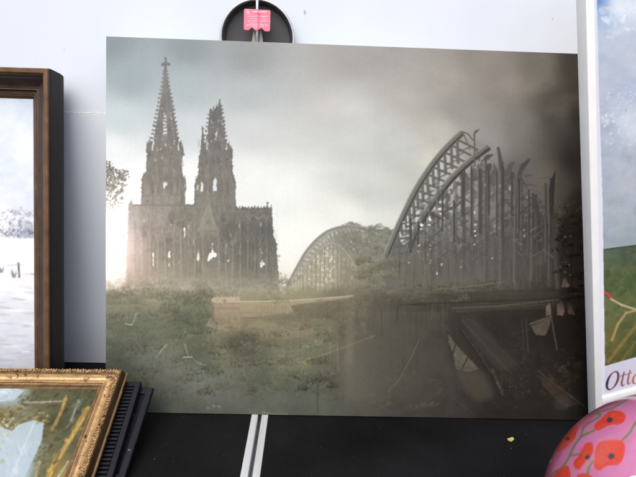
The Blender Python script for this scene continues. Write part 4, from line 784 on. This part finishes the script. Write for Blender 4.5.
# pink tag folded over the rod
def art_tag():
    b = Board(236, 0, 280, 40, 8, 2); b.img[:] = np.array([236, 122, 142.]); R = b.rng; wt = (255, 226, 232)
    b.line([(246.6,11.6),(247.8,10.6),(249,12.8)], .7, wt, .9); b.line([(246.4,13),(249.6,13)], .6, wt, .8)
    for y, x0, x1, th in ((11.8,252.5,266.5,1.5),(14.2,246.6,251,.6),(16.4,247.4,267.6,1.0),(18.8,248.4,260,.8),(18.8,261,267,.8),(21.0,247.8,268,1.0),(23.2,249,262,.7),(25.0,246.8,268,1.1),(26.8,250,264,.9),(28.4,252,262,.7)):
        x = x0
        while x < x1:
            w_ = R.uniform(.5, 1.5); b.line([(x,y+R.uniform(-.15,.15)),(min(x+w_, x1),y+R.uniform(-.15,.15))], th*R.uniform(.5,.85), wt, R.uniform(.45,.9)); x += w_+R.uniform(.25,.6)
    b.blur(.18); return b
ta, tb = at_y(243.8, 9, 0.155), at_y(270.2, 31.2, 0.155)
tcx, tcz = (ta[0]+tb[0])/2, (ta[2]+tb[2])/2; tw, th_ = (tb[0]-ta[0])/2, (ta[2]-tb[2])/2
tagm = Matrix.Translation((tcx, 0.155, tcz)) @ Matrix.Rotation(math.radians(1.2), 4, 'Y')
pt = picture('paper_tag', tagm, -tw, tw, -th_, th_, 0, 90, 76, art_tag(), M_tag, None)
me = pt.data; co = np.zeros(len(me.vertices)*3, np.float32); me.vertices.foreach_get('co', co); co = co.reshape(-1, 3)
rx_ = (xr+0.3)-tcx; dx = co[:, 0]-rx_
co[:, 1] = -.0042*np.exp(-(dx/.0042)**2)+.0012*np.cos(co[:, 0]/tw*1.2)
low_ = np.clip((-co[:, 2]/th_-.15)/.85, 0, 1)
notch = .0052*np.clip(1-np.abs(np.abs(dx)-.0085)/.0062, 0, 1)**.8
rnd = np.clip((np.abs(co[:, 0])/tw-.9)/.1, 0, 1)**2*.0022
co[:, 2] += low_*notch + low_*rnd - np.clip((co[:, 2]/th_-.15)/.85, 0, 1)*rnd
me.vertices.foreach_set('co', co.ravel()); me.update()
pt.matrix_world = tagm
sm = pt.modifiers.new('thickness', 'SOLIDIFY'); sm.thickness = 0.0006; sm.offset = 1
tag(pt, 'small pink tag with white print folded over the steel rod of the latch', 'tag')

# ------------------------------------------------------------------ two black table tops meeting at a seam with aluminium edging
for side, (xa, xb, ta_, tb_) in enumerate(((-1.1, 0.2778, 0.2778, 0.2905), (0.3100, 1.75, 0.2972, 0.3100))):
    t = thing('table', Matrix.Translation(((xa+xb)/2, -0.2, 0)), ('black tabletop beneath the gold-framed painting, aluminium strip along its right edge', 'black tabletop beneath the pink poppy helmet, aluminium strip along its left edge')[side], 'table', 'black tables pushed together')
    cx = (xa+xb)/2
    bm = bmesh.new(); box(bm, (xa-cx, -0.44, -0.032), (xb-cx, 0.384, 0.0), bev=0.0008); tt = link('tabletop', finish(bm, 'tabletop'), [M_table, M_dust], t)
    bm = bmesh.new(); bm.from_mesh(tt.data); rng = np.random.default_rng(31+side)
    for k in range(70):
        x = (rng.uniform(-.1, .27) if side == 0 else rng.uniform(.315, .9))-cx; y = rng.uniform(-.2, -.004)+.2; r = rng.uniform(.0002, .0005)*(2 if k % 17 == 0 else 1); L_ = r; an = rng.uniform(0, 3.14)
        q = [bm.verts.new((x+math.cos(an)*u*L_-math.sin(an)*v*r, y+math.sin(an)*u*L_+math.cos(an)*v*r, .0003)) for u, v in ((-1,-1),(1,-1),(1,1),(-1,1))]; bm.faces.new(q).material_index = 1
    bm.to_mesh(tt.data); bm.free()
    bm = bmesh.new(); box(bm, (ta_-cx+.0002, -0.441, -0.034), (tb_-cx-.0002, 0.385, 0.0012), bev=0.0011); link('edge_trim', finish(bm, 'edge_trim', True), M_alu, t)

# ------------------------------------------------------------------ big canvas print
CW, CH = 0.94, 0.70
Mc = frame_axes(0, 0.2010688, 0, (0, 0, 0.0015))
cv = thing('canvas_print', Mc, 'large unframed canvas print of a ruined twin-spired church and broken arch bridge', 'canvas print')
picture('canvas', Mc, 0.0006, CW-0.0006, 0.0006, CH-0.0006, -0.0005, 1000, 745, art_canvas(), M_print, cv, GAIN)
bm = bmesh.new(); box(bm, (0, 0, 0), (CW, 0.018, CH), bev=0.0011); link('wrapped_edge', finish(bm, 'wrapped_edge', True), M_wrap, cv)

# ------------------------------------------------------------------ snow painting in its deep brown frame
rd = math.radians
T = at_y(49, 67.4, 0.115)
Mb = frame_axes(rd(-0.346), rd(11.994), rd(0.18), T); Yb = np.array(Mb.col[1][:3]); Zb = np.array(Mb.col[2][:3])
BW, BH = 0.52, (T[2]+Yb[2]*0.072-0.0005)/Zb[2]
br = thing('snow_painting', Mb, 'winter landscape painting of a snowy field in a deep brown and bronze wooden frame', 'painting')
prof = [(.032,-.072),(.020,-.0705),(.011,-.067),(.0046,-.061),(.0010,-.053),(0,-.040),(.0006,-.010),(.0014,-.0018),(.003,0),(.0095,-.0006),(.0125,-.003),(.0138,-.008),(.0150,-.0085),(.018,-.0135),(.023,-.0185),(.029,-.022),(.034,-.0235),(.0350,-.0232),(.0358,-.029),(.0370,-.0292),(.0385,-.0275),(.0415,-.0285),(.0435,-.0315),(.0445,-.0315),(.049,-.0362),(.049,-.040)]
mis = [0,0,0,0,0,0,0,1,1,1,1,3,2,2,2,2,1,3,3,1,1,1,3,1,1]
bm = moulding(BW, BH, prof, mis, 0, 0)
link('frame', finish(bm, 'frame'), [M_walnut, M_bronze, M_cove, M_groove], br)
picture('painting', Mb, -BW+.047, -.047, -BH+.047, -.047, 0.0365, 420, 520, art_snow(), M_oil, br, GAIN*1.02)
bm = bmesh.new(); box(bm, (-BW+.03, .0385, -BH+.03), (-.03, .046, -.03)); link('backing_board', finish(bm, 'backing_board'), M_pine, br)

# ------------------------------------------------------------------ gold-framed painting lying back on two black frames
G = at_y(126, 366.2, -0.05); G = CAM+(G-CAM)*1.02
Mg = frame_axes(rd(4.3963), rd(67.0658), rd(-2.2285), G); Xg, Yg, Zg = [np.array(Mg.col[i][:3]) for i in range(3)]
def fit_height(M, t): O = np.array(M.col[3][:3]); return (O[2]+M.col[1][2]*t-0.001)/M.col[2][2]
GW, GH = 0.36, fit_height(Mg, .026)
gp = thing('gilt_painting', Mg, 'painting of dark trees and pale water in an ornate carved gold frame, lying tilted back', 'painting')
prof = [(.006,-.026),(.0005,-.0255),(0,-.0245),(0,-.0195),(.0008,-.0185),(.0024,-.0183),(.0032,-.016),(.0050,-.006),(.0058,-.0035),(.0066,-.0018),(.0085,-.0010),(.0115,-.0014),(.0130,-.0035),(.0142,-.0050),(.0152,-.0046),(.0165,-.0060),(.0190,-.0085),(.0225,-.0098),(.0260,-.0092),(.0285,-.0072),(.0295,-.0060),(.0305,-.0062),(.0312,-.0082),(.0345,-.0088),(.0365,-.0080),(.0372,-.0100),(.0395,-.0125),(.0395,-.016)]
mis = [2,0,0,0,1,2,2,2,1,1,1,1,1,1,0,0,0,0,0,0,0,1,1,1,1,1,1]
bm = moulding(GW, GH, prof, mis, 0, 0)
link('frame', finish(bm, 'frame'), [M_gold, M_golddark, M_goldbrown], gp)
rng = np.random.default_rng(8)
def along(a, step):
    """points round the frame at inset a: (x, z, angle)"""
    L1, L2 = GW-2*a, GH-2*a; out = []
    for k in range(int(L1/step)+1): out += [(-GW+a+k*step, -a, 0.), (-GW+a+k*step, -GH+a, 0.)]
    for k in range(1, int(L2/step)): out += [(-a, -a-k*step, math.pi/2), (-GW+a, -a-k*step, math.pi/2)]
    return out
bm = bmesh.new()
for i, (x, z, an) in enumerate(along(.0098, .0046)):                       # carved leaf and scroll ridge
    for s in (-1, 1):
        mt = Matrix.Translation((x, .0012, z)) @ Matrix.Rotation(an, 4, 'Y') @ Matrix.Translation((rng.normal(0, .0007), rng.normal(0, .0004), s*.0016+rng.normal(0, .0003))) @ Matrix.Rotation(s*rng.uniform(.45, .95)+math.pi*.0, 4, 'Y') @ Matrix.Diagonal((0.0026*rng.uniform(.6, 1.4), .0019*rng.uniform(.5, 1.5), .0011*rng.uniform(.7, 1.3), 1))
        bmesh.ops.create_icosphere(bm, subdivisions=2, radius=1, matrix=mt)
    if i % 3 == 0:
        mt = Matrix.Translation((x, -.0002, z)) @ Matrix.Diagonal((.0014, .0015, .0014, 1)); bmesh.ops.create_icosphere(bm, subdivisions=2, radius=1, matrix=mt)
link('carved_ridge', finish(bm, 'carved_ridge', True), M_gold, gp)
bm = bmesh.new()
for x, z, an in along(.0340, .0023):
    mt = Matrix.Translation((x, .0085, z)) @ Matrix.Rotation(an, 4, 'Y') @ Matrix.Diagonal((.00085, .0012, .0017, 1)); bmesh.ops.create_icosphere(bm, subdivisions=1, radius=1, matrix=mt)
link('beaded_slip', finish(bm, 'beaded_slip', True), M_golddark, gp)
picture('painting', Mg, -GW+.038, -.038, -GH+.038, -.038, 0.0128, 460, 300, art_gilt(), M_oil, gp, GAIN*.62, relief=0.0012)
bm = bmesh.new(); box(bm, (-GW+.02, .0155, -GH+.02), (-.02, .021, -.02)); link('backing_board', finish(bm, 'backing_board'), M_pine, gp)

O1 = on_plane((141, 381.5), G+Yg*.0306, Yg); Mr = Mg.copy(); Mr.col[3] = (*O1, 1)
RW, RH = 0.34, fit_height(Mr, .0135)
rf = thing('ribbed_frame', Mr, 'black picture frame with a ribbed inner band, directly under the gold-framed painting', 'picture frame')
prof = [(.0015,-.0135),(0,-.0125),(0,-.0008),(.0008,0),(.0088,0),(.0094,-.0008),(.0096,-.0052),(.0265,-.0075),(.030,-.0080),(.030,-.0125)]
bm = moulding(RW, RH, prof, [0]*9, 0, 0); link('frame', finish(bm, 'frame'), M_black, rf)
bm = bmesh.new(); st_ = .0068
for k in range(int((RH-.02)/st_)):
    z = -.011-k*st_
    for xa, xb in ((-.0270, -.0100), (-RW+.0100, -RW+.0270)): box(bm, (xa, .0012, z-.0040), (xb, .0078, z), bev=.0007)
for k in range(int((RW-.07)/st_)):
    x = -.034-k*st_
    for za, zb in ((-.0270, -.0100), (-RH+.0100, -RH+.0270)): box(bm, (x-.0040, .0012, za), (x, .0078, zb), bev=.0007)
link('ribbed_band', finish(bm, 'ribbed_band'), M_black, rf)
bm = bmesh.new(); box(bm, (-RW+.029, .0100, -RH+.029), (-.029, .0125, -.029)); link('backing_board', finish(bm, 'backing_board'), M_blackgap, rf)
O2 = on_plane((153.5, 387.5), G+Yg*.0425, Yg); Mp = Mg @ Matrix.Rotation(rd(2.2), 4, 'Y'); Mp.col[3] = (*O2, 1)
PW_, PH_ = 0.36, fit_height(Mp, .0090)
pf = thing('plain_frame', Mp, 'plain scuffed black picture frame at the bottom of the stack under the ribbed one', 'picture frame')
prof = [(.0015,-.0090),(0,-.0080),(0,-.0018),(.0006,-.0006),(.0018,0),(.0110,-.0003),(.0125,-.0012),(.0135,-.0050),(.020,-.0056),(.030,-.0062),(.030,-.0085)]
bm = moulding(PW_, PH_, prof, [0]*10, 0, 0); link('frame', finish(bm, 'frame'), M_black2, pf)
bm = bmesh.new(); box(bm, (-PW_+.029, .0070, -PH_+.029), (-.029, .0088, -.029)); link('backing_board', finish(bm, 'backing_board'), M_blackgap, pf)

# ------------------------------------------------------------------ white framed poster, tilted
WT, WW = 0.0216, 0.0137
Mw = frame_axes(rd(7.8628), rd(-0.2685), rd(12.9519), (0.9165, -0.02, 0.0339))
Mw = Mw @ Matrix.Translation((0, -WT, 0))
fw_, fz0, fz1 = 0.56, -0.026, 0.80
wp = thing('framed_poster', Mw, 'tilted white framed landscape poster with clouds, green fields and an italic word beneath', 'poster')
bm = bmesh.new()
box(bm, (0, 0, fz0), (WW, WT, fz1), bev=.0012); box(bm, (fw_-WW, 0, fz0), (fw_, WT, fz1), bev=.0012)
box(bm, (WW, 0.0004, .0285), (fw_-WW, WT-.0004, .0420), bev=.0008); box(bm, (WW, 0.003, fz0+.001), (fw_-WW, WT-.0008, .0280), bev=.0008); box(bm, (WW, 0.0004, fz1-WW), (fw_-WW, WT-.0004, fz1-.0005), bev=.0008)
link('frame', finish(bm, 'frame', True), M_frame, wp)
picture('poster', Mw, WW-.001, fw_-WW+.001, .0415, fz1-WW+.001, 0.0042, 620, 860, art_poster(), M_post, wp, GAIN)
bm = bmesh.new(); box(bm, (WW-.001, .008, .0415), (fw_-WW+.001, WT-.003, fz1-WW+.001)); link('backing_board', finish(bm, 'backing_board'), M_pine, wp)

# ------------------------------------------------------------------ pink helmet with poppies
HC_ = np.array([0.8077, -0.4023, 0.1325]); HR = 0.16
def art_shell():
    b = Board(520, 380, 760, 640, 4, 6); R = b.rng
    b.img[:] = np.array([212, 122, 172.]); b.img += (b.noise(20, 3)*5)[..., None]
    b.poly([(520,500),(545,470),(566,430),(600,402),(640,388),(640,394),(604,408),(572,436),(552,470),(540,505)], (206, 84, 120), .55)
    gs = (122, 134, 92)
    def stem(p, w_=2.2): b.line(p, w_, gs, .95, .8); b.line([(x+.5,y+.4) for x, y in p], w_*.3, (92,104,66), .6, .6)
    A = lambda L: [(540+x/5.48, 390+y/5.48) for x, y in L]
    stem(A([(40,500),(75,455),(125,420),(152,380),(166,350),(190,300),(222,257),(258,238),(302,218)])); stem(A([(222,257),(238,205),(262,182),(296,164),(326,146),(330,132),(312,132)]), 1.7)
    stem(A([(164,358),(214,352)])); stem(A([(262,138),(340,116),(400,98),(424,84),(470,56),(520,30)]), 1.5); b.dab(540+422/5.48, 390+74/5.48, 1.6, 1.3, .5, gs); stem(A([(444,280),(470,256),(492,232),(512,196),(530,170)])); stem(A([(290,390),(268,420),(256,470)]), 2.6)
    stem(A([(530,170),(570,120),(640,90)])); stem(A([(560,420),(640,360),(760,340)]))
    def poppy(P, c, r):
        P = np.array(P, float); ce = P.mean(0)
        Q = []
        for k in range(len(P)):                                             # round the outline
            p0, p1, p2, p3 = P[k-1], P[k], P[(k+1) % len(P)], P[(k+2) % len(P)]
            for t in np.linspace(0, 1, 6, endpoint=False): Q.append(.5*((2*p1)+(p2-p0)*t+(2*p0-5*p1+4*p2-p3)*t*t+(3*p1-p0-3*p2+p3)*t**3))
        Q = np.array(Q); b.poly(ce+(Q-ce)*1.05, (232, 96, 96), .55); b.poly(Q, (226, 56, 34), .97)
        for k in range(60): x, y = ce+R.normal(0, .12, 2)*np.ptp(P, axis=0); b.dab(x, y, R.uniform(1,2.4), R.uniform(.6,1.4), R.uniform(0,3), (232,78,30) if x > ce[0] else (206,40,34), .22*(b.mask(Q) is not None))
        
        for k in range(46):                                                 # brush marks from the eye outwards
            t_ = R.uniform(0, 6.28); e_ = Q[int(t_/6.29*len(Q))]; f0, f1 = R.uniform(.15,.4), R.uniform(.6,.93); b.line([(c[0]+(e_[0]-c[0])*f0, c[1]+(e_[1]-c[1])*f0), (c[0]+(e_[0]-c[0])*f1, c[1]+(e_[1]-c[1])*f1)], R.uniform(.4,.9), (196,34,30) if k % 2 else (240,92,44), R.uniform(.15,.45), .8)
        b.dab(c[0], c[1], r*1.35, r*1.15, -.3, (150, 26, 34), .5, .8); b.dab(c[0], c[1], r, r*.85, -.3, (38, 30, 58), 1, .4); b.dab(c[0]+.5, c[1]+.2, r*.4, r*.3, 0, (70, 66, 104), .8)
    B = lambda L: [(580+x/11.36, 395+y/11.36) for x, y in L]
    poppy(B([(165,380),(172,330),(240,270),(300,212),(350,178),(405,178),(480,195),(516,245),(496,300),(440,332),(345,338),(270,372),(205,402)]), (609.8, 419.9), 3.0)
    poppy(A([(206,196),(188,268),(140,312),(92,342),(98,300),(138,240),(178,206)]), (567.8, 438.8), 2.3)
    poppy(A([(288,295),(286,350),(246,392),(216,436),(188,420),(188,388),(224,350),(244,300),(268,288)]), (587.4, 457.2), 2.6)
    poppy(A([(305,330),(330,285),(400,275),(455,285),(462,340),(436,404),(370,414),(322,440),(296,412),(300,370)]), (611.3, 456.2), 3.4)
    poppy(A([(158,424),(162,500),(90,520),(72,480),(94,450),(126,420)]), (561, 484), 2.5); poppy(A([(204,476),(228,458),(270,464),(290,500),(240,540)]), (584, 482), 2.6)
    poppy(A([(600,200),(660,170),(720,220),(700,290),(620,280)]), (660, 433), 3.4); poppy(A([(680,420),(760,400),(800,470),(720,520),(660,480)]), (676, 473), 3.6); poppy(A([(840,200),(920,220),(920,300),(850,310)]), (701, 438), 3.2)
    b.blur(.3); return b
hm = thing('helmet', Matrix.Translation((HC_[0], HC_[1], 0.0)), 'glossy pink rounded helmet painted with red poppies on green stems', 'helmet')
sb_ = art_shell(); nu, nv = 640, 300
th = np.linspace(0.0008, math.acos(-0.125/HR), nv)[:, None]; ph = np.linspace(0, 2*math.pi, nu, endpoint=False)[None, :]
nrm = np.stack([np.sin(th)*np.cos(ph), np.sin(th)*np.sin(ph), np.cos(th)*np.ones_like(ph)], -1).reshape(-1, 3)
pw = HC_+nrm*HR; facing = ((CAM-pw)*nrm).sum(1) > 0.012
c = sb_.sample(plan(pw)); base = np.array([212, 122, 172.])
c[~facing] = base
rng = np.random.default_rng(12)
for k in range(9):                                                          # poppies on the far side
    a, e = rng.uniform(-.6, 2.4), rng.uniform(.1, 1.0); d0 = np.array([math.cos(a)*math.cos(e), math.sin(a)*math.cos(e), math.sin(e)])
    ang = np.arccos(np.clip(nrm @ d0, -1, 1)); wob = .16+.03*np.sin(nrm[:, 0]*23+k)+.03*np.cos(nrm[:, 2]*19+k)
    c[(ang < wob) & ~facing] = (226, 56, 34); c[(ang < .04) & ~facing] = (38, 30, 58)
me = bpy.data.meshes.new('shell'); idx = np.arange(nu*nv).reshape(nv, nu); nx_ = np.roll(idx, -1, 1)
fv = np.stack([idx[:-1], idx[1:], nx_[1:], nx_[:-1]], -1).reshape(-1); nf = (nv-1)*nu
me.vertices.add(nu*nv); me.vertices.foreach_set('co', (pw-np.array([HC_[0], HC_[1], 0])).ravel().astype(np.float32))
me.loops.add(nf*4); me.loops.foreach_set('vertex_index', fv.astype(np.int32)); me.polygons.add(nf); me.polygons.foreach_set('loop_start', np.arange(0, nf*4, 4, dtype=np.int32)); me.update(calc_edges=True)
me.polygons.foreach_set('use_smooth', np.ones(nf, bool))
at = me.color_attributes.new('paint', 'FLOAT_COLOR', 'POINT'); at.data.foreach_set('color', np.concatenate([lin(c)*GAIN*.72, np.ones((len(c), 1))], 1).ravel().astype(np.float32))
link('shell', me, M_shell, hm)
bm = bmesh.new(); rr = HR*math.sin(math.acos(-0.125/HR)); tube(bm, [(rr*math.cos(2*math.pi*k/80), rr*math.sin(2*math.pi*k/80), .0055) for k in range(80)], .005, 10, closed=True); link('edge_trim', finish(bm, 'edge_trim', True), M_trim, hm)
def on_shell(x, y):
    d = ray(x, y); v = CAM-HC_; bq = v @ d; return CAM+d*(-bq-math.sqrt(bq*bq-(v @ v-HR*HR)))
pv = on_shell(648, 495); nv_ = (pv-HC_)/HR; qv = Vector(nv_).to_track_quat('Z', 'Y')
bm = bmesh.new(); bmesh.ops.create_uvsphere(bm, u_segments=32, v_segments=16, radius=1, matrix=Matrix.Translation(Vector(pv)-Vector((HC_[0], HC_[1], 0))) @ qv.to_matrix().to_4x4() @ Matrix.Diagonal((.021, .0135, .003, 1)))
link('vent', finish(bm, 'vent', True), M_trim, hm)

# ------------------------------------------------------------------ small yellow leaf on the table
lp = at_z(511, 440.5, 0.0); bm = bmesh.new()
ol = [(-.0075,.001),(-.005,.0045),(-.001,.0055),(.003,.0035),(.0065,.0040),(.0078,.0005),(.004,-.0030),(.000,-.0022),(-.003,-.0048),(-.0066,-.0028)]
top_ = [bm.verts.new((x, y, .0012+.0016*abs(math.sin(x*300)))) for x, y in ol]; bt_ = [bm.verts.new((v.co.x, v.co.y, v.co.z-.0005)) for v in top_]
bm.faces.new(top_); bm.faces.new(bt_[::-1])
for k in range(len(ol)): bm.faces.new((top_[k], bt_[k], bt_[(k+1) % len(ol)], top_[(k+1) % len(ol)]))
lf_ = link('leaf', finish(bm, 'leaf'), M_leaf); lf_.matrix_world = Matrix.Translation((lp[0], lp[1], 0.0)) @ Matrix.Rotation(.5, 4, 'Z')
tag(lf_, 'small crumpled yellow leaf lying on the black tabletop', 'leaf')
